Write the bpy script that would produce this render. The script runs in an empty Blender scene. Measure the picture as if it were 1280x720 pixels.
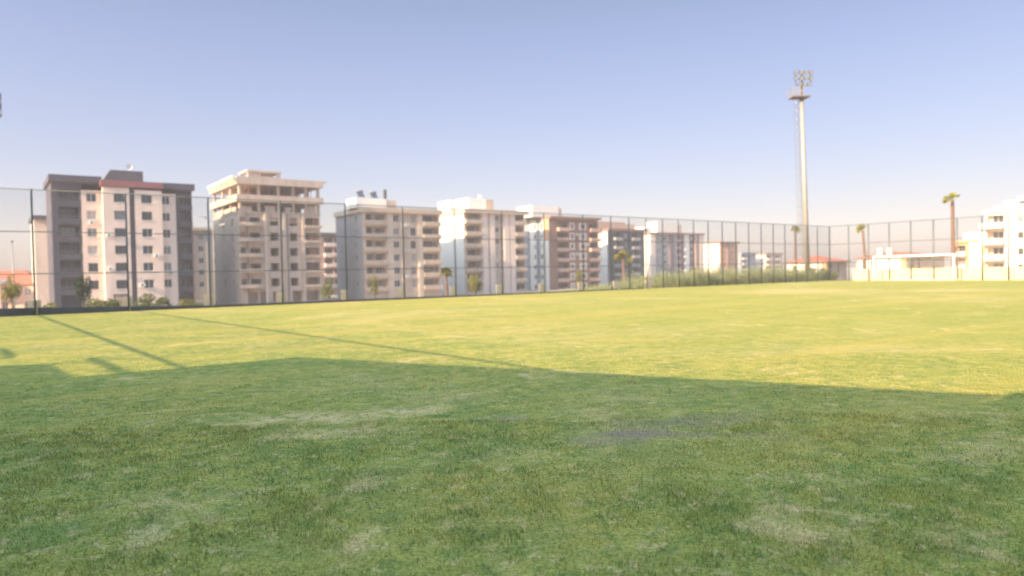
import bpy, math, random
import numpy as np
from mathutils import Vector, Matrix
random.seed(7); rng = np.random.default_rng(7)
SC = bpy.context.scene; COL = SC.collection
R = math.radians

# ------------------------------------------------------------------ camera
EYE, PITCH, ROLL, FPX = 1.539, 0.0206, 0.0204, 896.13
cam = bpy.data.cameras.new('camera'); cam_o = bpy.data.objects.new('camera', cam); COL.objects.link(cam_o)
F = Vector((0, math.cos(PITCH), -math.sin(PITCH))); U0 = Vector((0, math.sin(PITCH), math.cos(PITCH))); R0 = Vector((1, 0, 0))
cr, sr = math.cos(ROLL), math.sin(ROLL)
Rv = R0 * cr - U0 * sr; Uv = R0 * sr + U0 * cr
cam_o.matrix_world = Matrix(((Rv.x, Uv.x, -F.x, 0), (Rv.y, Uv.y, -F.y, 0), (Rv.z, Uv.z, -F.z, EYE), (0, 0, 0, 1)))
cam.sensor_width = 36; cam.lens = FPX / 1280 * 36; cam.clip_start = 0.1; cam.clip_end = 6000
cam.dof.use_dof = True; cam.dof.focus_distance = 5.5; cam.dof.aperture_fstop = 1.25
SC.camera = cam_o

# the field's own axes: D along the long fence, S across it (towards the viewer's right), field angle
TH = 0.6616
DX, DY = math.cos(TH), math.sin(TH)
def W(u, v, z=0): return Vector((u * DX + v * DY, u * DY - v * DX, z))

# ------------------------------------------------------------------ light
OVERHEAD_FILL = 8.0
HAZE = 0.00052
SUN_EL = R(25.3)
az = Vector((-DX + 0.05 * DY, -DY - 0.05 * DX)).normalized()      # horizontal direction towards the sun
sun_dir = Vector((az.x * math.cos(SUN_EL), az.y * math.cos(SUN_EL), math.sin(SUN_EL)))
w = bpy.data.worlds.new('World'); SC.world = w; w.use_nodes = True
nt = w.node_tree; nt.nodes.clear()
sky = nt.nodes.new('ShaderNodeTexSky'); sky.sky_type = 'NISHITA'; sky.sun_disc = False
sky.sun_elevation = SUN_EL; sky.sun_rotation = math.atan2(az.x, az.y)
sky.air_density = 1.0; sky.dust_density = 1.1; sky.ozone_density = 1.0; sky.altitude = 50
bg = nt.nodes.new('ShaderNodeBackground'); bg.inputs['Strength'].default_value = 0.058
wo = nt.nodes.new('ShaderNodeOutputWorld')
# added fill: unseen overhead sky boosted to lift the shade; lower sky tinted rosy
tc = nt.nodes.new('ShaderNodeTexCoord'); sx = nt.nodes.new('ShaderNodeSeparateXYZ'); nt.links.new(tc.outputs['Generated'], sx.inputs[0])
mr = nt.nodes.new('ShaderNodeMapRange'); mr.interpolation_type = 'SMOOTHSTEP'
for i_, v_ in ((1, 0.36), (2, 0.85), (3, 1.0), (4, OVERHEAD_FILL)): mr.inputs[i_].default_value = v_
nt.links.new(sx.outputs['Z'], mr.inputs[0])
tint = nt.nodes.new('ShaderNodeVectorMath'); tint.operation = 'MULTIPLY'; nt.links.new(sky.outputs[0], tint.inputs[0])
tm = nt.nodes.new('ShaderNodeMix'); tm.data_type = 'RGBA'; tm.inputs[6].default_value = (1.18, 0.97, 1.04, 1); tm.inputs[7].default_value = (0.95, 1.0, 0.84, 1)
mf = nt.nodes.new('ShaderNodeMapRange'); mf.inputs[1].default_value = 0.3; mf.inputs[2].default_value = 0.6; nt.links.new(sx.outputs['Z'], mf.inputs[0]); nt.links.new(mf.outputs[0], tm.inputs[0]); nt.links.new(tm.outputs[2], tint.inputs[1])
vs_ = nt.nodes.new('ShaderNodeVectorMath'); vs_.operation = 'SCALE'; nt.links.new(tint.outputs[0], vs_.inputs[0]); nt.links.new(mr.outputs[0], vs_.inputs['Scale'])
lo = nt.nodes.new('ShaderNodeMapRange'); lo.interpolation_type = 'SMOOTHSTEP'
for i_, v_ in ((1, -0.02), (2, 0.32), (3, 0.73), (4, 1.0)): lo.inputs[i_].default_value = v_
nt.links.new(sx.outputs['Z'], lo.inputs[0])
v2_ = nt.nodes.new('ShaderNodeVectorMath'); v2_.operation = 'SCALE'; nt.links.new(vs_.outputs[0], v2_.inputs[0]); nt.links.new(lo.outputs[0], v2_.inputs['Scale'])
hx = nt.nodes.new('ShaderNodeMapRange'); hx.interpolation_type = 'SMOOTHSTEP'         # added sky gradient: brightened at left, dimmed at right
for i_, v_ in ((1, -0.65), (2, 0.65), (3, 1.10), (4, 0.80)): hx.inputs[i_].default_value = v_
nt.links.new(sx.outputs['X'], hx.inputs[0])
v3_ = nt.nodes.new('ShaderNodeVectorMath'); v3_.operation = 'SCALE'; nt.links.new(v2_.outputs[0], v3_.inputs[0]); nt.links.new(hx.outputs[0], v3_.inputs['Scale'])
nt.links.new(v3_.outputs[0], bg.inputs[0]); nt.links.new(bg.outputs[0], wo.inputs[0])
sl = bpy.data.lights.new('sun', 'SUN'); sl.energy = 5.0; sl.angle = R(0.42); sl.color = (1.0, 0.75, 0.45)
so = bpy.data.objects.new('sun', sl); COL.objects.link(so)
so.rotation_euler = (-sun_dir).to_track_quat('-Z', 'Y').to_euler(); so.location = (-60, -40, 60)
SC.view_settings.view_transform = 'Standard'; SC.view_settings.look = 'None'
SC.view_settings.exposure = 1.6; SC.view_settings.gamma = 1.0; SC.view_settings.use_curve_mapping = False
SC.cycles.use_denoising = True
SC.cycles.max_bounces = 6; SC.cycles.transparent_max_bounces = 8; SC.cycles.volume_bounces = 1
SC.cycles.volume_step_rate = 4.0

# ------------------------------------------------------------------ materials
def nodes(m): m.use_nodes = True; return m.node_tree.nodes, m.node_tree.links
MATS = {}
def mat(name, col, rough=0.85, var=0.10, scale=0.6, metal=0.0, spec=0.3, bump=0.0, streak=False):
    if name in MATS: return MATS[name]
    m = bpy.data.materials.new(name); N, L = nodes(m); b = N['Principled BSDF']
    b.inputs['Roughness'].default_value = rough; b.inputs['Metallic'].default_value = metal
    b.inputs['Specular IOR Level'].default_value = spec
    geo = N.new('ShaderNodeNewGeometry')
    mp = N.new('ShaderNodeMapping'); mp.inputs['Scale'].default_value = (1, 1, 0.22 if streak else 1)
    L.new(geo.outputs['Position'], mp.inputs[0])
    t = N.new('ShaderNodeTexNoise'); t.inputs['Scale'].default_value = scale; t.inputs['Detail'].default_value = 5; t.inputs['Roughness'].default_value = 0.65
    L.new(mp.outputs[0], t.inputs['Vector'])
    r = N.new('ShaderNodeValToRGB')
    r.color_ramp.elements[0].position = 0.25; r.color_ramp.elements[1].position = 0.75
    r.color_ramp.elements[0].color = tuple(c * (1 - var * 1.6) for c in col) + (1,)
    r.color_ramp.elements[1].color = tuple(min(1, c * (1 + var)) for c in col) + (1,)
    L.new(t.outputs['Fac'], r.inputs[0]); L.new(r.outputs[0], b.inputs['Base Color'])
    if bump:
        bn = N.new('ShaderNodeBump'); bn.inputs['Strength'].default_value = bump; bn.inputs['Distance'].default_value = 0.02
        t2 = N.new('ShaderNodeTexNoise'); t2.inputs['Scale'].default_value = scale * 14; L.new(geo.outputs['Position'], t2.inputs['Vector'])
        L.new(t2.outputs['Fac'], bn.inputs['Height']); L.new(bn.outputs[0], b.inputs['Normal'])
    MATS[name] = m; return m
def leafmat(name, ca, cb, trans=0.35, scale=1.5):
    m = bpy.data.materials.new(name); N, L = nodes(m); N.clear()
    out = N.new('ShaderNodeOutputMaterial'); geo = N.new('ShaderNodeNewGeometry')
    t = N.new('ShaderNodeTexNoise'); t.inputs['Scale'].default_value = scale; t.inputs['Detail'].default_value = 3
    L.new(geo.outputs['Position'], t.inputs['Vector'])
    mx = N.new('ShaderNodeMix'); mx.data_type = 'RGBA'; mx.inputs[6].default_value = ca + (1,); mx.inputs[7].default_value = cb + (1,)
    ad = N.new('ShaderNodeMath'); ad.operation = 'MULTIPLY_ADD'; ad.inputs[1].default_value = 0.5; L.new(geo.outputs['Random Per Island'], ad.inputs[0]); L.new(t.outputs['Fac'], ad.inputs[2])
    sb = N.new('ShaderNodeMath'); sb.operation = 'SUBTRACT'; sb.inputs[1].default_value = 0.25; sb.use_clamp = True; L.new(ad.outputs[0], sb.inputs[0])
    L.new(sb.outputs[0], mx.inputs[0])
    d = N.new('ShaderNodeBsdfDiffuse'); tr = N.new('ShaderNodeBsdfTranslucent'); ms = N.new('ShaderNodeMixShader'); ms.inputs[0].default_value = trans
    L.new(mx.outputs[2], d.inputs[0]); L.new(mx.outputs[2], tr.inputs[0]); L.new(d.outputs[0], ms.inputs[1]); L.new(tr.outputs[0], ms.inputs[2]); L.new(ms.outputs[0], out.inputs[0])
    MATS[name] = m; return m
def brickmat(name, col, mortar):
    m = bpy.data.materials.new(name); N, L = nodes(m); b = N['Principled BSDF']; b.inputs['Roughness'].default_value = 0.9
    tc = N.new('ShaderNodeTexCoord'); br = N.new('ShaderNodeTexBrick'); br.inputs['Scale'].default_value = 1.0
    mp = N.new('ShaderNodeMapping'); mp.inputs['Rotation'].default_value = (R(90), 0, 0); L.new(tc.outputs['Object'], mp.inputs[0]); L.new(mp.outputs[0], br.inputs[0])
    br.inputs['Brick Width'].default_value = 0.3; br.inputs['Row Height'].default_value = 0.2; br.inputs['Mortar Size'].default_value = 0.02
    br.inputs['Color1'].default_value = col + (1,); br.inputs['Color2'].default_value = tuple(c * 0.75 for c in col) + (1,); br.inputs['Mortar'].default_value = mortar + (1,)
    L.new(br.outputs['Color'], b.inputs['Base Color']); MATS[name] = m; return m

def turf_colour(N, L):
    """colour of the turf from world position: greens, dry straw blotches, bare soil patches, darker strips over old trenches."""
    geo = N.new('ShaderNodeNewGeometry')
    flat = N.new('ShaderNodeVectorMath'); flat.operation = 'MULTIPLY'; flat.inputs[1].default_value = (1, 1, 0); L.new(geo.outputs['Position'], flat.inputs[0])
    def noise(s, det=4, rough=0.6, w=0.0, ):
        t = N.new('ShaderNodeTexNoise'); t.inputs['Scale'].default_value = s; t.inputs['Detail'].default_value = det; t.inputs['Roughness'].default_value = rough; t.inputs['Distortion'].default_value = w
        L.new(flat.outputs[0], t.inputs['Vector']); return t.outputs['Fac']
    def ramp(x, a, b):
        r = N.new('ShaderNodeMapRange'); r.interpolation_type = 'SMOOTHSTEP'; r.inputs[1].default_value = a; r.inputs[2].default_value = b; L.new(x, r.inputs[0]); return r.outputs[0]
    def mix(f, a, b):
        m = N.new('ShaderNodeMix'); m.data_type = 'RGBA'
        for s, k in ((a, 6), (b, 7)):
            if isinstance(s, tuple): m.inputs[k].default_value = s + (1,)
            else: L.new(s, m.inputs[k])
        L.new(f, m.inputs[0]); return m.outputs[2]
    def mul(a, b):
        m = N.new('ShaderNodeMath'); m.operation = 'MULTIPLY'; L.new(a, m.inputs[0])
        if isinstance(b, float): m.inputs[1].default_value = b
        else: L.new(b, m.inputs[1])
        return m.outputs[0]
    # the part of the pitch people cross from the clubhouse is blotchier than the middle
    du = N.new('ShaderNodeVectorMath'); du.operation = 'DOT_PRODUCT'; du.inputs[1].default_value = (DX, DY, 0); L.new(flat.outputs[0], du.inputs[0])
    wear = N.new('ShaderNodeMapRange'); wear.interpolation_type = 'SMOOTHSTEP'
    for i_, v_ in ((1, 6.0), (2, 20.0), (3, 1.0), (4, 0.42)): wear.inputs[i_].default_value = v_
    L.new(du.outputs['Value'], wear.inputs[0]); wear = wear.outputs[0]
    c = mix(mul(mul(ramp(noise(1.3, 5, 0.65), 0.62, 0.36), 0.6), wear), TURF['green'], TURF['deep'])
    c = mix(mul(ramp(noise(0.35, 4, 0.6), 0.40, 0.75), 0.45), c, TURF['olive'])
    c = mix(mul(mul(ramp(noise(4.4, 5, 0.7, 0.4), 0.47, 0.62), 0.75), wear), c, TURF['deep']); c = mix(mul(mul(ramp(noise(5.6, 5, 0.7, 0.3), 0.52, 0.68), 0.6), wear), c, TURF['straw'])
    # rings of broad wear across the far field
    c = mix(mul(ramp(noise(0.07, 5, 0.7, 0.6), 0.48, 0.68), 0.5), c, TURF['straw'])
    c = mix(mul(ramp(noise(0.75, 6, 0.72, 0.8), 0.56, 0.70), 0.75), c, TURF['straw'])
    # patches that sit where the photograph has them
    warp = N.new('ShaderNodeTexNoise'); warp.inputs['Scale'].default_value = 1.8; warp.inputs['Detail'].default_value = 4; L.new(flat.outputs[0], warp.inputs['Vector'])
    wv = N.new('ShaderNodeVectorMath'); wv.operation = 'MULTIPLY_ADD'; wv.inputs[1].default_value = (1.3, 1.3, 0); L.new(warp.outputs['Color'], wv.inputs[0]); L.new(flat.outputs[0], wv.inputs[2])
    broken = ramp(noise(5.0, 6, 0.75, 0.5), 0.40, 0.58)
    soft = ramp(noise(5.0, 6, 0.75, 0.5), 0.25, 0.48)
    for (x, y, rx, ry, colr, s) in PATCHES:
        sb = N.new('ShaderNodeVectorMath'); sb.operation = 'SUBTRACT'; sb.inputs[1].default_value = (x + 0.65, y + 0.65, 0); L.new(wv.outputs[0], sb.inputs[0])
        sc = N.new('ShaderNodeVectorMath'); sc.operation = 'MULTIPLY'; sc.inputs[1].default_value = (1 / rx, 1 / ry, 0); L.new(sb.outputs[0], sc.inputs[0])
        ln = N.new('ShaderNodeVectorMath'); ln.operation = 'LENGTH'; L.new(sc.outputs[0], ln.inputs[0])
        c = mix(mul(mul(ramp(ln.outputs['Value'], 1.35, 0.25), s), broken if colr == 'straw' else soft), c, TURF[colr])
    # mown passes along the pitch
    mp = N.new('ShaderNodeMapping'); mp.vector_type = 'POINT'; mp.inputs['Rotation'].default_value = (0, 0, -TH); L.new(flat.outputs[0], mp.inputs[0])
    st = N.new('ShaderNodeMapping'); st.inputs['Scale'].default_value = (0.02, 0.42, 1); L.new(mp.outputs[0], st.inputs[0])
    t = N.new('ShaderNodeTexNoise'); t.inputs['Scale'].default_value = 1.0; t.inputs['Detail'].default_value = 3; L.new(st.outputs[0], t.inputs['Vector'])
    c = mix(mul(ramp(t.outputs['Fac'], 0.5, 0.66), 0.35), c, TURF['olive'])
    fine = noise(38, 2, 0.6)
    hsv = N.new('ShaderNodeHueSaturation'); L.new(c, hsv.inputs['Color'])
    mr = N.new('ShaderNodeMapRange'); mr.inputs[1].default_value = 0.3; mr.inputs[2].default_value = 0.7; mr.inputs[3].default_value = 0.7; mr.inputs[4].default_value = 1.3; L.new(fine, mr.inputs[0]); L.new(mr.outputs[0], hsv.inputs['Value'])
    return hsv.outputs[0], geo
TURF = dict(deep=(0.118, 0.155, 0.042), green=(0.245, 0.232, 0.058), olive=(0.360, 0.270, 0.070), straw=(0.460, 0.335, 0.170), soil=(0.205, 0.145, 0.120))
PATCHES = [(-2.3, 7.8, 1.0, 0.42, 'straw', .9), (-1.25, 8.1, 0.55, 0.38, 'straw', .95), (-1.8, 7.0, 0.8, 0.35, 'straw', .6), (1.2, 6.65, 0.6, 0.42, 'soil', .8), (1.75, 7.25, 0.7, 0.25, 'soil', .55), (2.0, 6.5, 0.45, 0.15, 'soil', .35), (-0.05, 7.6, 0.35, 0.15, 'soil', .3), (3.9, 5.8, 0.7, 0.4, 'straw', .5), (2.2, 5.2, 0.4, 0.25, 'straw', .35), (4.6, 7.3, 0.8, 0.3, 'straw', .4), (-2.3, 4.9, 0.6, 0.3, 'straw', .3)]
def turf_sheet():
    m = bpy.data.materials.new('turf_soil'); N, L = nodes(m); b = N['Principled BSDF']; b.inputs['Roughness'].default_value = 1.0; b.inputs['Specular IOR Level'].default_value = 0.05
    c, geo = turf_colour(N, L); L.new(c, b.inputs['Base Color'])
    t = N.new('ShaderNodeTexNoise'); t.inputs['Scale'].default_value = 22; t.inputs['Detail'].default_value = 6; L.new(geo.outputs['Position'], t.inputs['Vector'])
    bn = N.new('ShaderNodeBump'); bn.inputs['Strength'].default_value = 0.8; bn.inputs['Distance'].default_value = 0.05; L.new(t.outputs['Fac'], bn.inputs['Height']); L.new(bn.outputs[0], b.inputs['Normal'])
    return m
def turf_blade():
    m = bpy.data.materials.new('turf_blade'); N, L = nodes(m); N.clear(); out = N.new('ShaderNodeOutputMaterial')
    c, geo = turf_colour(N, L)
    hsv = N.new('ShaderNodeHueSaturation'); L.new(c, hsv.inputs['Color'])
    mr = N.new('ShaderNodeMapRange'); mr.inputs[3].default_value = 0.9; mr.inputs[4].default_value = 1.55; L.new(geo.outputs['Random Per Island'], mr.inputs[0]); L.new(mr.outputs[0], hsv.inputs['Value'])
    d = N.new('ShaderNodeBsdfDiffuse'); tr = N.new('ShaderNodeBsdfTranslucent'); ms = N.new('ShaderNodeMixShader'); ms.inputs[0].default_value = 0.4
    L.new(hsv.outputs[0], d.inputs[0]); L.new(hsv.outputs[0], tr.inputs[0]); L.new(d.outputs[0], ms.inputs[1]); L.new(tr.outputs[0], ms.inputs[2]); L.new(ms.outputs[0], out.inputs[0])
    return m

M = dict(
    steel=mat('dark_green_steel', (0.10, 0.115, 0.12), 0.5, 0.1, 3, 0.3),
    wire=mat('galvanised_wire', (0.16, 0.17, 0.17), 0.5, 0.1, 3, 0.5),
    conc=mat('raw_concrete', (0.47, 0.375, 0.315), 0.9, 0.16, 0.7, bump=0.3, streak=True),
    concpale=mat('pale_concrete', (0.52, 0.47, 0.38), 0.9, 0.12, 1.5, bump=0.3),
    cream=mat('cream_render', (0.75, 0.60, 0.525), 0.9, 0.13, 0.5, streak=True),
    warm=mat('warm_render', (0.60, 0.48, 0.39), 0.9, 0.13, 0.5, streak=True),
    tan=mat('tan_render', (0.53, 0.41, 0.32), 0.9, 0.13, 0.5, streak=True),
    white=mat('white_render', (0.74, 0.71, 0.66), 0.85, 0.05, 0.5, streak=True),
    creamwhite=mat('warm_white_render', (0.74, 0.64, 0.52), 0.9, 0.06, 0.5, streak=True),
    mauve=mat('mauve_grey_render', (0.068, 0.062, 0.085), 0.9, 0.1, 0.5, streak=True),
    greyr=mat('grey_render', (0.34, 0.32, 0.32), 0.9, 0.1, 0.5, streak=True),
    dgrey=mat('charcoal_render', (0.075, 0.075, 0.09), 0.85, 0.1, 0.6),
    redband=mat('dull_red_cladding', (0.23, 0.085, 0.09), 0.7, 0.12, 0.7),
    brown=mat('brown_brick_render', (0.26, 0.145, 0.105), 0.9, 0.15, 0.5),
    purple=mat('plum_render', (0.17, 0.115, 0.135), 0.9, 0.12, 0.5),
    pink=mat('pink_render', (0.52, 0.34, 0.27), 0.9, 0.08, 0.5),
    orange=mat('orange_render', (0.56, 0.29, 0.14), 0.9, 0.08, 0.5),
    slate=mat('blue_grey_render', (0.22, 0.25, 0.30), 0.9, 0.1, 0.5),
    yellow=mat('yellow_plaster', (0.62, 0.53, 0.33), 0.9, 0.07, 0.8, bump=0.2),
    roof=mat('red_roof_tile', (0.36, 0.105, 0.055), 0.85, 0.18, 2.5, bump=0.5),
    roofdark=mat('weathered_roof', (0.17, 0.13, 0.13), 0.85, 0.15, 1.5),
    glass=mat('window_glass', (0.035, 0.042, 0.052), 0.12, 0.2, 0.4, spec=0.6),
    curtain=mat('curtained_glass', (0.20, 0.20, 0.21), 0.15, 0.3, 1.5, spec=0.6), shade=mat('pale_blind', (0.40, 0.38, 0.36), 0.4, 0.1, 1.5),
    frame=mat('white_window_frame', (0.66, 0.66, 0.66), 0.5, 0.04, 2),
    dframe=mat('grey_window_frame', (0.12, 0.12, 0.13), 0.5, 0.06, 2),
    rail=mat('balcony_metal', (0.22, 0.22, 0.23), 0.4, 0.1, 3, 0.5),
    mast=mat('galvanised_mast', (0.27, 0.25, 0.235), 0.5, 0.08, 0.8, 0.15),
    lamp=mat('floodlight_casing', (0.10, 0.10, 0.12), 0.4, 0.1, 4, 0.3),
    lens=mat('floodlight_lens', (0.20, 0.22, 0.26), 0.1, 0.1, 4, spec=0.7),
    goal=mat('white_goal_paint', (0.82, 0.81, 0.78), 0.4, 0.03, 3),
    net=mat('goal_net_cord', (0.60, 0.60, 0.58), 0.9, 0.03, 3),
    bark=mat('palm_bark', (0.150, 0.085, 0.060), 0.95, 0.3, 6, bump=0.6),
    twig=mat('tree_bark', (0.11, 0.085, 0.06), 0.95, 0.25, 6, bump=0.5),
    kerb=mat('dark_kerb', (0.105, 0.105, 0.115), 0.9, 0.15, 1.5, bump=0.3),
    soil=mat('dusty_ground', (0.26, 0.21, 0.15), 1.0, 0.25, 0.12, bump=0.4),
    asphalt=mat('asphalt', (0.055, 0.055, 0.058), 0.9, 0.2, 1.2),
    carpaint=mat('dark_car_paint', (0.03, 0.03, 0.045), 0.25, 0.05, 1, 0.3, 0.5),
    tyre=mat('tyre_rubber', (0.02, 0.02, 0.02), 0.9, 0.1, 5),
    chrome=mat('wheel_alloy', (0.45, 0.45, 0.46), 0.35, 0.05, 5, 0.8),
    brick=brickmat('hollow_brick', (0.40, 0.155, 0.085), (0.36, 0.32, 0.27)),
    palm=leafmat('palm_frond', (0.14, 0.16, 0.04), (0.33, 0.31, 0.07), 0.3, 2),
    leaf=leafmat('shrub_leaf', (0.07, 0.10, 0.03), (0.20, 0.21, 0.06), 0.35, 1.2),
    yleaf=leafmat('yellow_leaf', (0.12, 0.13, 0.025), (0.26, 0.23, 0.04), 0.4, 1.2),
    dleaf=leafmat('dark_leaf', (0.022, 0.040, 0.018), (0.055, 0.080, 0.030), 0.3, 1.2),
    weed=leafmat('weed_leaf', (0.22, 0.25, 0.12), (0.42, 0.41, 0.22), 0.4, 0.5),
)

# ------------------------------------------------------------------ mesh helpers
class MB:
    def __init__(s): s.v = []; s.f = []
    def quad(s, *p): k = len(s.v); s.v += [tuple(q) for q in p]; s.f.append(tuple(range(k, k + len(p)))); return s
    def hexa(s, p):                                     # 8 corners: bottom ring then top ring
        k = len(s.v); s.v += [tuple(q) for q in p]
        for f in ((3, 2, 1, 0), (4, 5, 6, 7), (0, 1, 5, 4), (1, 2, 6, 5), (2, 3, 7, 6), (3, 0, 4, 7)): s.f.append(tuple(k + i for i in f))
        return s
    def box(s, x0, x1, y0, y1, z0, z1):
        return s.hexa([(x0, y0, z0), (x1, y0, z0), (x1, y1, z0), (x0, y1, z0), (x0, y0, z1), (x1, y0, z1), (x1, y1, z1), (x0, y1, z1)])
    def bbox(s, x0, x1, y0, y1, z0, z1, b=0.02):        # box with chamfered upright and top edges
        k = len(s.v)
        for z, i in ((z0, 0), (z1 - b, 0), (z1, b)):
            s.v += [(x0 + b + i, y0 + i, z), (x1 - b - i, y0 + i, z), (x1 - i, y0 + b + i, z), (x1 - i, y1 - b - i, z), (x1 - b - i, y1 - i, z), (x0 + b + i, y1 - i, z), (x0 + i, y1 - b - i, z), (x0 + i, y0 + b + i, z)]
        for r in (0, 8):
            for i in range(8): j = (i + 1) % 8; s.f.append((k + r + i, k + r + j, k + r + 8 + j, k + r + 8 + i))
        s.f.append(tuple(k + 16 + i for i in range(8))); s.f.append(tuple(k + 7 - i for i in range(8))); return s
    def bar(s, a, b, wx, wy=None):                      # square bar between two points
        a = Vector(a); b = Vector(b); wy = wy or wx; t = (b - a).normalized()
        up = Vector((0, 0, 1)) if abs(t.z) < 0.9 else Vector((1, 0, 0))
        n = t.cross(up).normalized() * wx / 2; m = n.cross(t).normalized() * wy / 2
        return s.hexa([a - n - m, a + n - m, b + n - m, b - n - m, a - n + m, a + n + m, b + n + m, b - n + m])
    def tube(s, pts, rad, n=10, cap=True):
        pts = [Vector(p) for p in pts]; rad = rad if isinstance(rad, (list, tuple)) else [rad] * len(pts); k = len(s.v)
        for i, p in enumerate(pts):
            t = (pts[min(i + 1, len(pts) - 1)] - pts[max(i - 1, 0)]).normalized()
            up = Vector((0, 0, 1)) if abs(t.z) < 0.9 else Vector((1, 0, 0))
            a = t.cross(up).normalized(); b = a.cross(t).normalized()
            for j in range(n): q = p + (a * math.cos(2 * math.pi * j / n) + b * math.sin(2 * math.pi * j / n)) * rad[i]; s.v.append(tuple(q))
        for i in range(len(pts) - 1):
            for j in range(n): jj = (j + 1) % n; s.f.append((k + i * n + j, k + i * n + jj, k + (i + 1) * n + jj, k + (i + 1) * n + j))
        if cap:
            s.f.append(tuple(k + j for j in range(n - 1, -1, -1))); e = k + (len(pts) - 1) * n; s.f.append(tuple(e + j for j in range(n)))
        return s
    def obj(s, name, m, parent=None, loc=(0, 0, 0), rotz=0.0, smooth=False):
        me = bpy.data.meshes.new(name); me.from_pydata(s.v, [], s.f); me.materials.append(m)
        if smooth: me.polygons.foreach_set('use_smooth', [True] * len(me.polygons))
        me.update(); o = bpy.data.objects.new(name, me); COL.objects.link(o); o.location = loc; o.rotation_euler = (0, 0, rotz)
        if parent: o.parent = parent
        return o
def tag(o, label, cat, group=None):
    o['label'] = label; o['category'] = cat
    if group: o['group'] = group
    return o
def thing(name, label, cat, loc=(0, 0, 0), rotz=0.0, group=None):
    o = bpy.data.objects.new(name, None); COL.objects.link(o); o.location = loc; o.rotation_euler = (0, 0, rotz); o.empty_display_size = 0.3
    return tag(o, label, cat, group)
def struct(o): o['kind'] = 'structure'; return o
def part(name, m, parent, *boxes, **k):
    mb = MB()
    for b in boxes: mb.box(*b)
    return mb.obj(name, m, parent, **k)
def dup(o, loc=None, rotz=None, label=None):
    def cp(a, par):
        c = a.copy(); COL.objects.link(c)
        if par: c.parent = par
        for ch in a.children: cp(ch, c)
        return c
    r = cp(o, None)
    if loc is not None: r.location = loc
    if rotz is not None: r.rotation_euler = (0, 0, rotz)
    if label: r['label'] = label
    return r

# ------------------------------------------------------------------ the land
def smooth(x): x = min(1.0, max(0.0, x)); return x * x * (3 - 2 * x)
def land(u, v):
    a = max(0.0, -42.3 - v); b = max(0.0, u - 78.2)
    zl = -1.0 * smooth(a / 9) - 2.5 * smooth((a - 10) / 75); zl *= 1 - 0.45 * smooth((u - 60) / 40) * (1 - smooth((a - 50) / 60))
    return min(zl, -0.8 * smooth(b / 10))
def grid(name, us, vs, zoff, m, fn=land):
    mb = MB()
    for u in us:
        for v in vs: mb.v.append(tuple(W(u, v, fn(u, v) + zoff)))
    n = len(vs)
    for i in range(len(us) - 1):
        for j in range(n - 1): mb.f.append((i * n + j, i * n + j + 1, (i + 1) * n + j + 1, (i + 1) * n + j))
    return struct(mb.obj(name, m, smooth=True))
hz = bpy.data.materials.new('haze'); N, L = nodes(hz); N.clear(); ho = N.new('ShaderNodeOutputMaterial'); hv = N.new('ShaderNodeVolumePrincipled')
hv.inputs['Color'].default_value = (0.90, 0.88, 1.0, 1); hv.inputs['Density'].default_value = HAZE; hv.inputs['Anisotropy'].default_value = 0.1; L.new(hv.outputs[0], ho.inputs['Volume'])
hb_ = MB().box(-320, 420, -80, 620, -9, 34).obj('haze', hz); hb_['kind'] = 'stuff'; tag(hb_, 'pale pinkish summer haze over the field and the apartment row', 'haze')
us = [-2500, -1200, -500, -200, -60, -20, 0, 20, 40, 60, 70, 76, 78.2, 79.5, 81, 83, 85, 88, 92, 100, 120, 160, 240, 400, 800, 1600, 3000]
vs = [-3000, -1600, -800, -400, -250, -180, -150, -135, -127, -120, -113, -106, -100, -90, -80, -70, -62, -56, -52, -50, -48, -46, -44.5, -43.3, -42.3, -38, -30, -15, 0, 20, 60, 150, 400, 1200, 2500]
grid('ground', us, vs, -0.02, M['soil'])
turf_m = turf_sheet()
grid('field', [-5.0, 0, 10, 20, 40, 60, 77.0], [-41.6, -30, -20, -10, 0, 10, 30, 60], 0.0, turf_m, lambda u, v: 0.0)
grid('service_road', [-60, 0, 20, 40, 60, 80, 100, 120, 140, 160, 200], [-127, -123.5, -120], 0.03, M['asphalt'])

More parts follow.
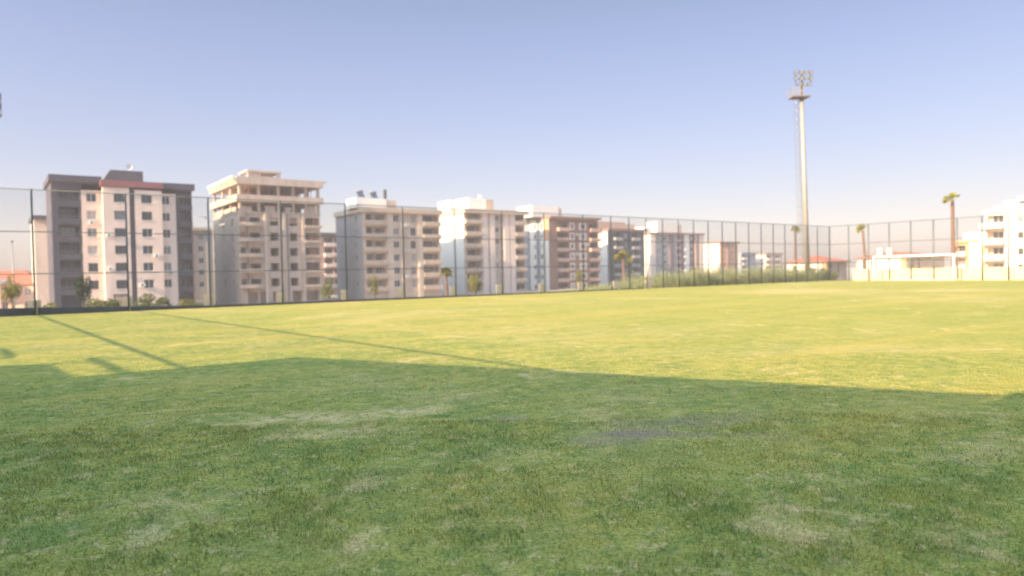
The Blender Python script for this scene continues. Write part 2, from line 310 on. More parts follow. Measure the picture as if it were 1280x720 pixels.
# grass: real blades, dense near the viewer and thinning with distance
def vnoise(x, y, f, seed):
    g_ = np.random.default_rng(seed).uniform(-1, 1, (257, 257)); X = (x * f + 911.3) % 256; Y = (y * f + 377.7) % 256
    i = X.astype(int); j = Y.astype(int); a = X - i; b = Y - j; a = a * a * (3 - 2 * a); b = b * b * (3 - 2 * b)
    return (g_[i, j] * (1 - a) + g_[i + 1, j] * a) * (1 - b) + (g_[i, j + 1] * (1 - a) + g_[i + 1, j + 1] * a) * b
def grass():
    P = []
    for y0, y1, dens, hw, hh in ((2.6, 5.0, 5200, 0.0030, 0.026), (5.0, 7.5, 3000, 0.0040, 0.024), (7.5, 14.0, 1300, 0.006, 0.014)):
        half = lambda y: 0.80 * y + 1.0
        n = int(dens * (half(y0) + half(y1)) * (y1 - y0))
        y = rng.uniform(y0, y1, n); x = rng.uniform(-1, 1, n) * half(y1); k = np.abs(x) < half(y); x, y = x[k], y[k]
        u = x * DX + y * DY; v = x * DY - y * DX
        k = (v > -41.3) & (u < 76); x, y = x[k], y[k]
        # tufts: taller and denser in clumps a hand or two across
        d = 0.55 * vnoise(x, y, 4.2, 1) + 0.3 * vnoise(x, y, 9.5, 2) + 0.35 * vnoise(x, y, 1.6, 3)
        keep = rng.uniform(0, 1, len(x)) < np.clip(0.70 + 0.55 * d, 0.2, 1) * np.clip((13.5 - y) / 5.0, 0, 1)
        for (px, py, rx, ry, c, s) in PATCHES:
            q = ((x - px) / rx) ** 2 + ((y - py) / ry) ** 2
            keep &= ~((q < 1) & (rng.uniform(0, 1, len(x)) < (0.55 if c == 'soil' else 0.3)))
        x, y, d = x[keep], y[keep], d[keep]; n = len(x)
        h = hh * rng.uniform(0.5, 1.25, n) * (1 + 0.5 * d); wd = hw * rng.uniform(0.7, 1.4, n)
        a = rng.uniform(0, 2 * np.pi, n); b = rng.uniform(0, 2 * np.pi, n); lean = h * rng.uniform(0.2, 1.1, n)
        p0 = np.stack([x - np.cos(a) * wd, y - np.sin(a) * wd, np.full(n, -0.004)], 1); p1 = np.stack([x + np.cos(a) * wd, y + np.sin(a) * wd, np.full(n, -0.004)], 1)
        p2 = np.stack([x + np.cos(b) * lean, y + np.sin(b) * lean, h], 1)
        P.append(np.stack([p0, p1, p2], 1).reshape(-1, 3))
    P = np.concatenate(P).astype(np.float32); nt_ = len(P) // 3
    me = bpy.data.meshes.new('grass'); me.vertices.add(len(P)); me.vertices.foreach_set('co', P.ravel())
    me.loops.add(len(P)); me.loops.foreach_set('vertex_index', np.arange(len(P), dtype=np.int32))
    me.polygons.add(nt_); me.polygons.foreach_set('loop_start', np.arange(0, len(P), 3, dtype=np.int32))
    me.update(calc_edges=True); me.materials.append(turf_blade())
    o = bpy.data.objects.new('grass', me); COL.objects.link(o); o['kind'] = 'stuff'
    tag(o, 'short patchy turf grass covering the playing field', 'grass')
grass()

# darker, ranker strips of turf over old irrigation trenches are left out: those lines are the rail shadows of the near fence

# ------------------------------------------------------------------ fences
FH = 6.0
def fence(label, p0, p1, offs, rails=(2.0, 4.0, 6.0), pw=0.078, rr=0.025):
    """p0, p1 in field axes; offs: distances of the posts from p0."""
    a = W(*p0); b = W(*p1); Ln = (b - a).length; ang = math.atan2(b.y - a.y, b.x - a.x)
    t = thing('chain_link_fence', label, 'fence', a, ang)
    for s_ in offs: MB().tube([(s_, 0, -0.6), (s_, 0, FH)], pw / 2 * 1.15, 8).obj('post', M['steel'], t, smooth=True)
    for z in rails: MB().tube([(0, 0.045, z - 0.03), (Ln, 0.045, z - 0.03)], rr, 6).obj('rail', M['steel'], t, smooth=True)
    mb = MB(); c = 0.085
    n = int((Ln + FH) / c)
    for i in range(n):
        s0 = i * c - FH
        for sg in (1, -1):
            lo, hi = s0, s0 + FH                                   # wire climbs from (lo, z0) to (hi, z0+FH)
            pts = []
            for k in range(5):
                q = s0 + FH * k / 4; z = FH * k / 4 if sg > 0 else FH - FH * k / 4
                pts.append((q, z))
            for (q0, z0), (q1, z1) in zip(pts, pts[1:]):
                if q1 <= 0 or q0 >= Ln: continue
                if q0 < 0: z0 += (z1 - z0) * (-q0) / (q1 - q0); q0 = 0
                if q1 > Ln: z1 = z0 + (z1 - z0) * (Ln - q0) / (q1 - q0); q1 = Ln
                w_ = 0.003
                mb.quad((q0, -0.05, z0 - w_), (q1, -0.05, z1 - w_), (q1, -0.05, z1 + w_), (q0, -0.05, z0 + w_))
                mb.quad((q0 , -0.05 - w_, z0), (q1, -0.05 - w_, z1), (q1, -0.05 + w_, z1), (q0, -0.05 + w_, z0))
    mb.obj('netting', M['wire'], t)
    return t
UF, VF = 76.22, -40.8
left_posts = []
k = 0
uu = -5.3
left_posts = [3.03 + 3.984 * i + 5.3 for i in range(-2, 10)] + [UF - 34.21 + 2.111 * i + 5.3 for i in range(0, 16)]
left_posts = sorted(x for x in left_posts if 0 <= x)
fence('long tall chain-link fence with dark posts in front of the apartment row', (-5.3, VF), (UF, VF), left_posts)
fence('tall chain-link fence along the yellow wall behind the goal', (UF, VF), (UF, 14.0), [2.1185 * i for i in range(0, 26)], pw=0.13, rr=0.03)
fence('near chain-link fence whose rails cast the thin shadow lines on the sunlit grass', (-5.3, VF), (-5.3, -4.0), [3.6 * i for i in range(0, 11)], rr=0.040)

# concrete piers along the long fence
M['pier'] = mat('pier_plaster', (0.72, 0.58, 0.40), 0.9, 0.08, 2, bump=0.2)
pier = MB().bbox(-0.21, 0.21, -0.21, 0.21, -0.5, 0.72, 0.02).obj('concrete_pier', M['pier'], None)
pl = ['at the leftmost fence post', 'before the shrubs of the grey and cream building', 'before the gap right of the grey and cream building', 'in front of the unfinished concrete building',
      'in front of the blank grey end wall of the beige building', 'in front of the pillared middle of the beige building', 'in front of the shaded end wall of the white-topped building', 'in front of the cream pilasters of the white-topped building',
      'in front of the bluish end wall of the brown building', 'in front of the brown facade with pink balconies', 'beside the short yellow-crowned palm, among weeds', 'rightmost of the row, sunk in pale green weeds']
for i in range(12):
    o = pier if i == 0 else pier.copy()
    if i: COL.objects.link(o)
    o.location = W(3.03 + 3.984 * i, VF - 0.36, 0.0); o.rotation_euler = (0, 0, TH - 0.5)
    tag(o, 'stubby pale concrete pier ' + pl[i], 'concrete pier', 'concrete piers along the long fence')
# dark low retaining kerb that dies out to the right, then a thin strip
mb = MB()
def seg(u0, u1, h0, h1, v0=VF - 0.12, v1=VF - 0.32):
    mb.hexa([W(u0, v0, -.3), W(u1, v0, -.3), W(u1, v1, -.3), W(u0, v1, -.3), W(u0, v0, h0), W(u1, v0, h1), W(u1, v1, h1), W(u0, v1, h0)])
seg(-5.3, 3, 0.50, 0.36); seg(3, 11, 0.36, 0.12); seg(11, 46, 0.12, 0.07)
tag(mb.obj('retaining_wall', M['kerb']), 'dark low retaining wall under the long fence, tallest at its left end', 'low wall')
# yellow wall behind the goal with panel joints
mb = MB(); q = -38.3
while q < 14:
    mb.hexa([W(UF + .15, q, -.9), W(UF + .33, q, -.9), W(UF + .33, q + 1.04, -.9), W(UF + .15, q + 1.04, -.9), W(UF + .15, q, 1.13), W(UF + .33, q, 1.13), W(UF + .33, q + 1.04, 1.13), W(UF + .15, q + 1.04, 1.13)]); q += 1.06
yw = thing('boundary_wall', 'low sunlit yellow plaster wall behind the goal', 'wall')
mb.obj('wall_panels', M['yellow'], yw)
mb = MB(); mb.hexa([W(UF + .12, -38.32, 1.13), W(UF + .36, -38.32, 1.13), W(UF + .36, 14.05, 1.13), W(UF + .12, 14.05, 1.13), W(UF + .12, -38.32, 1.18), W(UF + .36, -38.32, 1.18), W(UF + .36, 14.05, 1.18), W(UF + .12, 14.05, 1.18)])
mb.obj('coping', M['yellow'], yw)

# ------------------------------------------------------------------ goal
g = thing('football_goal', 'white football goal on the far sunlit grass', 'goal', W(74.3, -31.4, 0), TH - math.pi / 2)
for s_ in (-1, 1): MB().tube([(s_ * 3.72, 0, 0), (s_ * 3.72, 0, 2.44)], 0.075, 12).obj('goalpost', M['goal'], g, smooth=True)
MB().tube([(-3.79, 0, 2.45), (3.79, 0, 2.45)], 0.075, 12).obj('crossbar', M['goal'], g, smooth=True)
for s_ in (-1, 1): MB().tube([(s_ * 3.72, 0, 2.42), (s_ * 3.72, 0.75, 2.40), (s_ * 3.72, 1.6, 0.05), (s_ * 3.72, 0.05, 0.04)], 0.022, 8).obj('side_stay', M['goal'], g, smooth=True)
MB().tube([(-3.72, 1.6, 0.05), (3.72, 1.6, 0.05)], 0.022, 8).obj('ground_bar', M['goal'], g, smooth=True)
mb = MB(); c = 0.13
for i in range(int(7.44 / c) + 1):
    x = -3.72 + i * c; mb.bar((x, 0.02, 2.40), (x, 0.75, 2.38), 0.004); mb.bar((x, 0.75, 2.38), (x, 1.6, 0.05), 0.004)
for i in range(25):
    t_ = i / 24; p = (0.75 + 0.85 * t_, 2.38 - 2.33 * t_); mb.bar((-3.72, p[0], p[1]), (3.72, p[0], p[1]), 0.004)
mb.obj('net', M['net'], g)

# ------------------------------------------------------------------ apartment blocks
TB = R(36)
WR = random.Random(12)
class Block:
    """a building with its origin at its front left corner on the ground; local x along the front, y into the building, z up."""
    def __init__(s, name, label, loc, rotz=TB, cat='apartment block', group=None):
        s.t = thing(name, label, cat, loc, rotz, group)
    def facade(s, m, x0, x1, z0, z1, ops, y=0.0, name='wall', side='front', back=None):
        """a wall skin with real openings: ops = (x0, x1, z0, z1, depth). side 'left' lays x along the end wall."""
        T = (lambda x, yy, z: (x, yy, z)) if side == 'front' else (lambda x, yy, z: (yy, x, z)) if side == 'left' else (lambda x, yy, z: (s.Wd - yy, x, z))
        xs = sorted({x0, x1} | {o[0] for o in ops} | {o[1] for o in ops}); zs = sorted({z0, z1} | {o[2] for o in ops} | {o[3] for o in ops})
        xs = [q for q in xs if x0 <= q <= x1]; zs = [q for q in zs if z0 <= q <= z1]; mb = MB()
        for a, b in zip(xs, xs[1:]):
            for c, d in zip(zs, zs[1:]):
                mx, mz = (a + b) / 2, (c + d) / 2
                if any(o[0] < mx < o[1] and o[2] < mz < o[3] for o in ops): continue
                mb.quad(T(a, y, c), T(b, y, c), T(b, y, d), T(a, y, d))
        for (a, b, c, d, dp) in ops:
            e = y + dp
            mb.quad(T(a, y, c), T(b, y, c), T(b, e, c), T(a, e, c)); mb.quad(T(a, y, d), T(b, y, d), T(b, e, d), T(a, e, d))
            mb.quad(T(a, y, c), T(a, e, c), T(a, e, d), T(a, y, d)); mb.quad(T(b, y, c), T(b, e, c), T(b, e, d), T(b, y, d))
            mb.quad(T(a, e, c), T(b, e, c), T(b, e, d), T(a, e, d))
        return mb.obj(name, m, s.t)
    def window(s, x, z, w_, h, y=0.0, dp=0.16, side='front', fm='frame', mull=1, name='window', gm='glass'):
        T = (lambda b: b) if side == 'front' else (lambda b: (b[2], b[3], b[0], b[1], b[4], b[5]))
        x0, x1, z0, z1 = x - w_ / 2, x + w_ / 2, z - h / 2, z + h / 2; e = y + dp; f = 0.07; mb = MB()
        for b in ((x0, x1, e - .07, e - .004, z0, z0 + f), (x0, x1, e - .07, e - .004, z1 - f, z1), (x0, x0 + f, e - .07, e - .004, z0 + f, z1 - f), (x1 - f, x1, e - .07, e - .004, z0 + f, z1 - f)): mb.box(*T(b))
        for i in range(mull): q = x0 + w_ * (i + 1) / (mull + 1); mb.box(*T((q - .035, q + .035, e - .07, e - .004, z0 + f, z1 - f)))
        o = mb.obj(name, M[fm], s.t)
        mb = MB(); mb.box(*T((x0 + f, x1 - f, e - .03, e - .012, z0 + f, z1 - f))); mb.obj('pane', M[gm if WR.random() < .68 else WR.choice(['curtain', 'curtain', 'shade'])], o)
        return o
    def sill(s, win, x, z, w_, y=0.0):
        MB().box(x - w_ / 2 - .08, x + w_ / 2 + .08, y - .07, y + .05, z - .07, z).obj('sill', M['white'], win)
    def balcony(s, x0, x1, z, out=1.1, y=0.0, m='warm', h=1.0, rail=False, slab='warm', rnd=False):
        """slab with a solid or railed parapet standing out of the front."""
        mb = MB(); mb.box(x0, x1, y - out, y - .002, z - .14, z); o = mb.obj('balcony', M[slab], s.t); mb = MB()
        if rail:
            mb.box(x0, x1, y - out, y - out + .05, z + h - .05, z + h); mb.box(x0, x0 + .05, y - out + .05, y - .01, z + h - .05, z + h); mb.box(x1 - .05, x1, y - out + .05, y - .01, z + h - .05, z + h)
            n = max(2, int((x1 - x0) / .14))
            for i in range(n + 1): q = x0 + (x1 - x0 - .03) * i / n; mb.box(q, q + .03, y - out + .01, y - out + .04, z + .003, z + h - .05)
        elif rnd:
            n = 9; pts = []
            for i in range(n + 1): a = math.pi * i / n; pts.append(((x0 + x1) / 2 - math.cos(a) * (x1 - x0) / 2, y - out - .004 - .45 * math.sin(a) ** .8))
            for (ax, ay), (bx, by) in zip(pts, pts[1:]): mb.hexa([(ax, ay, z - .16), (bx, by, z - .16), (bx, by + .12, z - .16), (ax, ay + .12, z - .16), (ax, ay, z + h), (bx, by, z + h), (bx, by + .12, z + h), (ax, ay + .12, z + h)])
        else:
            mb.box(x0, x1, y - out - .003, y - out + .12, z - .16, z + h); mb.box(x0 - .003, x0 + .12, y - out + .12, y - .004, z - .16, z + h); mb.box(x1 - .12, x1 + .003, y - out + .12, y - .004, z - .16, z + h)
        mb.obj('parapet' if not rail else 'railing', M['rail'] if rail else M[m], o)
        return o
    def shell(s, Wd, Dp, H, m, skipfront=True, y0=0.0, name='side_walls', left=True):
        s.Wd = Wd; mb = MB()
        mb.quad((Wd, y0, 0), (Wd, Dp, 0), (Wd, Dp, H), (Wd, y0, H)); mb.quad((0, Dp, 0), (Wd, Dp, 0), (Wd, Dp, H), (0, Dp, H))
        if left: mb.quad((0, y0, 0), (0, Dp, 0), (0, Dp, H), (0, y0, H))
        return mb.obj(name, m, s.t)
    def box(s, name, m, *b): return part(name, M[m], s.t, *b)
def heater(B, x, y, z, sc=1.0):
    """solar water heater on a roof: tilted panel with a tank above."""
    o = MB().hexa([(x - .9 * sc, y, z + .25), (x + .9 * sc, y, z + .25), (x + .9 * sc, y + 1.3 * sc, z + 1.35), (x - .9 * sc, y + 1.3 * sc, z + 1.35), (x - .9 * sc, y - .06, z + .33), (x + .9 * sc, y - .06, z + .33), (x + .9 * sc, y + 1.24 * sc, z + 1.43), (x - .9 * sc, y + 1.24 * sc, z + 1.43)]).obj('solar_heater', M['glass'], B.t)
    MB().tube([(x - 1.0 * sc, y + 1.5 * sc, z + 1.6), (x + 1.0 * sc, y + 1.5 * sc, z + 1.6)], 0.28, 12).obj('tank', M['rail'], o, smooth=True)
    mb = MB()
    for q in (-.8, .8): mb.bar((x + q * sc, y + 1.5 * sc, z), (x + q * sc, y + 1.5 * sc, z + 1.4), .06); mb.bar((x + q * sc, y + .1, z), (x + q * sc, y + .1, z + .3), .06)
    mb.obj('stand', M['rail'], o)
GZ = -3.5
BLOCKS = []
GRP = 'apartment blocks in the long row beyond the fence'

# --- grey and cream block, leftmost large one
B = Block('apartment_block', 'grey and cream apartment block with red roof band and rows of paned windows', (-75.86, 118.88, GZ), group=GRP)
H = 21.8; Wd = 21.9
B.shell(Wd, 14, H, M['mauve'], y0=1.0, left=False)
rows = [19.4 - 2.98 * i for i in range(6)]            # window centres above the ground
loggia = [(0.95, 3.95, z - 1.35, z + 1.2, 1.6) for z in rows] + [(0.95, 3.95, .3, 2.8, 1.6)]
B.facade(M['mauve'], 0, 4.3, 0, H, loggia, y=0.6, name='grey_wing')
logr = [(19.8, 21.7, z - 1.35, z + 1.2, 1.4) for z in rows] + [(19.8, 21.7, .3, 2.8, 1.4)]
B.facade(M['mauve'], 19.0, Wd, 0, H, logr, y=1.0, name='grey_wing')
def win_ops(xs, y, wd, ht, zz): return [(x - wd / 2, x + wd / 2, z - ht / 2, z + ht / 2, .16) for x in xs for z in zz]
B.facade(M['cream'], 4.3, 7.3, 0, H - 1.2, win_ops([5.75], 0, 1.5, 1.5, rows), y=0.35)
B.facade(M['cream'], 7.3, 11.35, 0, H - .6, win_ops([9.9], 0, 1.9, 1.5, rows), y=-1.0)
B.facade(M['mauve'], 11.35, 12.2, 0, H - .4, [], y=-0.6, name='dark_strip')
B.facade(M['cream'], 12.2, 16.5, 0, H - .9, win_ops([14.05], 0, 1.7, 1.5, rows), y=-1.0)
B.facade(M['cream'], 16.5, 19.0, 0, H - 1.2, win_ops([17.35], 0, 1.3, 1.5, rows), y=0.2)
mb = MB()
for x, a, b, h in ((4.3, .35, .6, H - .01), (7.3, -1.0, .35, H - .6), (11.35, -1.0, -.6, H - .6), (12.2, -1.0, -.6, H - .9), (16.5, -1.0, .2, H - .9), (19.0, .2, 1.0, H - 1.2)): mb.quad((x, a, 0), (x, b, 0), (x, b, h), (x, a, h))
mb.obj('return_wall', M['cream'], B.t)
B.facade(M['mauve'], 0.6, 14, 0, H, [(3.0, 3.8, z - .7, z + .7, .16) for z in rows], side='left', name='end_wall')  # end wall coloured dark mauve, standing in for shade from a neighbouring block
for z in rows:
    for x, y, w_, in ((5.75, .35, 1.5), (9.9, -1.0, 1.9), (14.05, -1.0, 1.7), (17.35, .2, 1.3)):
        wv_ = B.window(x, z, w_, 1.5, y, mull=1 if w_ < 1.8 else 2, fm='dframe' if (int(z * 7 + x) % 3) else 'frame'); B.sill(wv_, x, z - .75, w_, y)
    B.window(2.3, z - .1, 2.2, 2.0, 0.6, dp=1.55, mull=2, fm='dframe', name='balcony_door')
    B.window(20.7, z - .1, 1.5, 2.0, 1.0, dp=1.35, mull=1, fm='dframe', name='balcony_door')
    mb = MB(); mb.box(.85, 4.1, .42, .55, z - 1.6, z - .62); mb.obj('parapet', M['mauve'], B.t)
    mb = MB(); mb.box(19.6, 21.9, .82, .95, z - 1.6, z - .62); mb.obj('parapet', M['mauve'], B.t)
    mb = MB(); mb.box(.85, 4.1, .45, .5, z - .4, z - .36); mb.box(.85, 4.1, .45, .5, z - .2, z - .16); mb.obj('railing', M['rail'], B.t)
    B.window(3.4, z, .8, 1.4, 0, side='left', mull=0, fm='dframe')
B.box('roof', 'roofdark', (-.1, Wd + .1, -.05, 14.1, H, H + .25))
B.box('roof_band', 'mauve', (-.35, 7.3, -.4, 14.3, H - .9 + .95, H + 1.15))
B.box('roof_band', 'redband', (7.0, 16.7, -1.35, 6, H - .5, H + .55))
B.box('roof_band', 'mauve', (16.7, Wd + .3, -.3, 14.3, H - .6 + .2, H + .7))
mb = MB().hexa([(7.4, 1.5, H + .25), (14, 1.5, H + .25), (14, 8, H + .25), (7.4, 8, H + .25), (8.9, 1.5, H + 2.7), (14, 1.5, H + 2.7), (14, 8, H + 2.7), (8.9, 8, H + 2.7)]); mb.obj('penthouse', M['dgrey'], B.t)
o = MB().tube([(11.9, 2.2, H + 2.7), (11.9, 2.2, H + 3.3)], .05, 6).obj('satellite_dish', M['frame'], B.t)
mb = MB(); kk = []
for i in range(4):
    r_ = .5 * i / 3
    for j in range(12): a = 2 * math.pi * j / 12; mb.v.append((11.9 + r_ * math.cos(a), 2.1 - .12 + .2 * (r_ / .5) ** 2 * -1, H + 3.4 + r_ * math.sin(a)))
for i in range(3):
    for j in range(12): jj = (j + 1) % 12; mb.f.append((i * 12 + j, i * 12 + jj, (i + 1) * 12 + jj, (i + 1) * 12 + j))
mb.obj('reflector', M['frame'], o, smooth=True)
B.box('hidden_shade_wing', 'greyr', (8, Wd, 14, 27, 0, H - .1))  # unseen wing, added to shade the unfinished block's end wall
B.box('entrance', 'dgrey', (8.4, 10.6, -1.9, -1.0, 2.6, 2.8), (8.45, 8.65, -1.85, -1.65, 0, 2.6), (10.35, 10.55, -1.85, -1.65, 0, 2.6))

BLOCKS.append((B, [(5.75, .35, 15.2), (8.1, -1.0, 12.9), (15.4, -1.0, 9.4), (13.0, -1.0, 4.3), (17.9, .2, 6.3), (8.2, -1.0, 7.2)]))
# --- unfinished concrete block
B = Block('apartment_block', 'unfinished bare concrete apartment block with open top storeys and brick infill', (-52.13, 138.11, GZ), group=GRP)
Wd, Dp = 16.0, 19.4; B.shell(Wd, Dp, 18.0, M['conc'], left=False, y0=0)
rows = [16.2 - 3.0 * i for i in range(5)]
ops = []
for i, z in enumerate(rows):
    ops += [(1.9, 3.9, z - .75, z + .75, 4.0), (5.8, 7.5, z - .8, z + .8, 4.0), (9.7, 11.3, z - .8, z + .8, 4.0), (12.9, 15.8, z - .8, z + .9, 2.6)]
ops += [(1.4, 3.2, .2, 2.4, 1.2), (3.6, 4.8, .2, 2.4, 1.2), (6.0, 9.0, .3, 2.4, 2), (10.0, 12.0, .2, 2.4, 2), (12.6, 15.6, .3, 2.4, 2)]
B.facade(M['conc'], 1.2, Wd, 0, 18.0, ops, y=0)
B.facade(M['conc'], 0, 1.2, 0, 18.0, [(.05, 1.15, z - .8, z + .85, 1.5) for z in rows], y=0.0, name='corner_bay')
B.facade(M['conc'], 0, Dp, 0, 18.0, [(x, x + 1.1, z - .75, z + .75, 1.6) for z in rows for x in (4.6, 11.2)], side='left', name='end_wall')
for z in rows[:2]: B.box('brick_infill', 'brick', (.08, 1.12, .25, .45, z - .79, z + .83))
for z in rows[:3]: B.box('brick_infill', 'brick', (14.6 if z == rows[0] else 13.9, 15.78, .9, 1.1, z - .79, z + .83))
B.box('brick_infill', 'brick', (9.72, 11.28, .3, .5, rows[0] - .2, rows[0] + .72))
B.box('brick_infill', 'conc', (5.82, 7.48, .3, .5, rows[0] + .1, rows[0] + .74))
for z in rows:
    B.balcony(-.5, 4.2, z - .85, out=.9, m='conc', h=.55, slab='conc', rnd=True)
    B.balcony(12.7, 16.3, z - .95, out=.5, m='conc', h=.35, slab='conc')
for x in (4.6, 8.4, 12.2): B.box('pilaster', 'warm' if x < 5 else 'conc', (x, x + .55, -.28, -.003, 0, 17.9))
for x in (1.35, 9.2):
    mb = MB(); mb.tube([(x, -.14, .3), (x, -.14, 17.9)], .07, 8); mb.obj('downpipe', M['dframe'], B.t, smooth=True)
# open storeys: slabs, columns, props
cols = [.0, 3.6, 7.4, 10.4, 13.0, 15.6]
for z0, z1, ov in ((18.0, 19.95, .55), (21.25, 23.25, .55)):
    for cx in cols:
        for cy in (0.0, 6.0, 12.0, 18.9): B.box('column', 'conc', (cx, cx + .45, cy, cy + .6, z0, z1))
B.box('floor_slab', 'conc', (-.6, Wd + .6, -.7, Dp + .4, 19.95, 21.25))
B.box('floor_slab', 'conc', (-.1, Wd + .2, -.15, Dp, 17.75, 18.05))
for b_ in ((5.0, 7.0, .2, .4, 18.05, 19.3), (9.0, 10.2, .2, .4, 18.05, 19.2), (13.1, 15.3, .2, .4, 18.05, 19.5), (.5, 2.4, .2, .4, 18.05, 19.0)): B.box('parapet', 'conc', b_)
B.box('inner_wall', 'conc', (0.5, 9, 8, 8.2, 18.05, 19.94), (.2, .4, 3, 19, 18.05, 19.2), (.5, 6.5, 9, 9.2, 21.26, 23.2), (9.2, 15, 8, 8.2, 18.05, 19.94))
mb = MB()
for x in (1.2, 1.9, 2.7, 4.6, 5.3, 6.1, 6.7, 8.4, 9.1, 9.8, 11.2, 11.9, 12.5, 14.0, 14.8): mb.tube([(x, .9 + (x * 7 % 1), 21.25), (x, .9 + (x * 7 % 1), 23.25)], .06, 6)
mb.obj('shoring_props', M['redband'], B.t)
mb = MB()       # roof canopy: overhanging slab with an upturned flared edge
zt = 23.25
mb.box(-.6, Wd + .5, -1.0, Dp + .6, zt, zt + 1.35); mb.obj('roof', M['conc'], B.t)
mb = MB()
mb.hexa([(-.62, -1.0, zt + .2), (-.62, 8, zt + .2), (-.62, 8, zt + .9), (-.62, -1.0, zt + .9), (-1.35, -1.0, zt + 1.0), (-1.35, 8, zt + 1.0), (-1.35, 8, zt + 1.5), (-1.35, -1.0, zt + 1.5)])
mb.hexa([(-.62, 9, zt + .2), (-.62, 19, zt + .2), (-.62, 19, zt + .9), (-.62, 9, zt + .9), (-1.2, 9, zt + 1.0), (-1.2, 19, zt + 1.0), (-1.2, 19, zt + 1.5), (-1.2, 9, zt + 1.5)])
mb.hexa([(Wd + .52, -1.0, zt + .9), (Wd + .52, 18, zt + .9), (Wd + .52, 18, zt + 1.3), (Wd + .52, -1.0, zt + 1.3), (Wd + 1.4, -1.0, zt + 1.1), (Wd + 1.4, 18, zt + 1.1), (Wd + 1.4, 18, zt + 1.4), (Wd + 1.4, -1.0, zt + 1.4)])
mb.obj('eaves', M['concpale'], B.t)
zt += 1.35
B.box('penthouse_frame', 'conc', (2.6, 3.1, 3, 3.5, zt, zt + 1.6), (4.6, 5.1, 3, 3.5, zt, zt + 1.6), (8.6, 9.1, 3, 3.5, zt, zt + 1.6), (2.6, 3.1, 8, 8.5, zt, zt + 1.6), (8.6, 9.1, 8, 8.5, zt, zt + 1.6), (2.4, 9.3, 2.8, 8.7, zt + 1.6, zt + 1.95), (3.1, 4.6, 3.1, 3.3, zt, zt + 1.5), (5.1, 8.6, 3.1, 3.3, zt, zt + .8))

# --- beige block
B = Block('apartment_block', 'beige apartment block with pillared centre and solar heaters on its white roof house', (-31.93, 155.11, GZ), group=GRP)
Wd, Dp, H = 19.1, 15.0, 19.7; B.shell(Wd, Dp, H, M['greyr'], left=False)
rows = [17.7 - 2.9 * i for i in range(6)]
ops = [(.7, 5.3, z - .5, z + .95, 1.5) for z in rows] + [(7.2, 8.7, z - .7, z + .8, .2) for z in rows] + [(11.5, 12.8, z - .8, z + .9, .2) for z in rows] + [(14.6, 18.7, z - .5, z + .95, 1.5) for z in rows]
B.facade(M['warm'], 0, Wd, 0, H, ops)
B.facade(M['greyr'], 0, Dp, 0, H, [(x, x + 1.0, z - .6, z + .7, .2) for z in rows for x in (3.2, 9.0)], side='left', name='end_wall')
for z in rows:
    B.balcony(-.1, 5.4, z - 1.35, out=.8, m='tan', h=.85, slab='tan')
    B.balcony(14.5, 19.15, z - 1.35, out=.8, m='tan', h=.85, slab='tan')
    B.window(1.8, z - .05, 1.6, 1.9, dp=1.45, mull=1, name='balcony_door', fm='dframe'); B.window(4.2, z - .05, 1.4, 1.9, dp=1.45, mull=1, name='balcony_door')
    B.window(16.6, z - .05, 2.6, 1.9, dp=1.45, mull=2, name='balcony_door', fm='dframe')
    B.window(7.95, z + .05, 1.5, 1.5, dp=.2, mull=1); B.window(12.15, z + .05, 1.3, 1.7, dp=.2, mull=1, fm='dframe')
    for x in (3.7, 9.5): B.window(x, z + .05, 1.0, 1.3, dp=.2, side='left', mull=0)
for x, w_ in ((5.5, 1.5), (8.95, .5), (13.1, 1.2)): B.box('pilaster', 'warm', (x, x + w_, -.55, -.003, 0, H - .8))
B.box('pilaster', 'tan', (9.6, 11.0, -.3, -.003, 0, H - .8))
B.box('cornice', 'tan', (-.4, Wd + .3, -.95, Dp + .3, H - .8, H + .15)); B.box('roof', 'conc', (-.2, Wd + .1, -.6, Dp, H + .15, H + .3))
B.box('hidden_shade_wing', 'greyr', (7.5, Wd, 15, 30, 0, H - .1))  # added out of sight so its shadow reaches the white-topped block's end
B.box('roof_house', 'white', (-.9, 6.3, 1.2, 6.5, H + .3, H + 2.4)); B.box('roof_house', 'tan', (6.3, 8.9, 1.5, 6.5, H + .3, H + 2.2))
heater(B, 0.8, 2, H + 2.4, .8); heater(B, 4.2, 2.5, H + 2.4, .8); B.box('chimney', 'dgrey', (6.2, 6.8, 2, 2.6, H + 2.2, H + 4.6))

BLOCKS.append((B, [(10.3, -.3, 16.3), (10.3, -.3, 10.6), (6.1, -.55, 13.2), (13.6, -.55, 7.4), (10.3, -.3, 4.8)]))
# --- white-topped block
B = Block('apartment_block', 'pale block with tall cream pilasters and dazzling white end wall top and roof house', (-11.88, 181.5, GZ), group=GRP); B.t.scale = (1.052,) * 3
Wd, Dp, H = 18.2, 13.0, 20.0; B.shell(Wd, Dp, H, M['white'], left=False)
rows = [18.9 - 2.9 * i - .4 for i in range(7)]
ops = [(.8, 4.6, z - .5, z + .95, 1.5) for z in rows] + [(15.2, 18.0, z - .5, z + .95, 1.5) for z in rows] + [(6.6, 7.1, 2, H - 1.6, .4), (13.0, 13.3, 2, H - 1.6, .4)] + [(9.2, 10.4, z - .6, z + .7, .2) for z in rows]
B.facade(M['tan'], 0, Wd, 0, H, ops)
B.facade(M['white'], 0, Dp, 0, H, [], side='left', name='end_wall')
for z in rows:
    B.balcony(.1, 4.8, z - 1.35, out=.9, m='tan', h=.85, slab='tan', rnd=False); B.balcony(15.0, 18.4, z - 1.35, out=.9, m='tan', h=.85, slab='tan')
    B.window(2.6, z - .05, 2.6, 1.9, dp=1.45, mull=2, name='balcony_door', fm='dframe'); B.window(16.6, z - .05, 2.0, 1.9, dp=1.45, mull=1, name='balcony_door', fm='dframe')
    B.window(9.8, z + .05, 1.2, 1.3, dp=.2, mull=1)
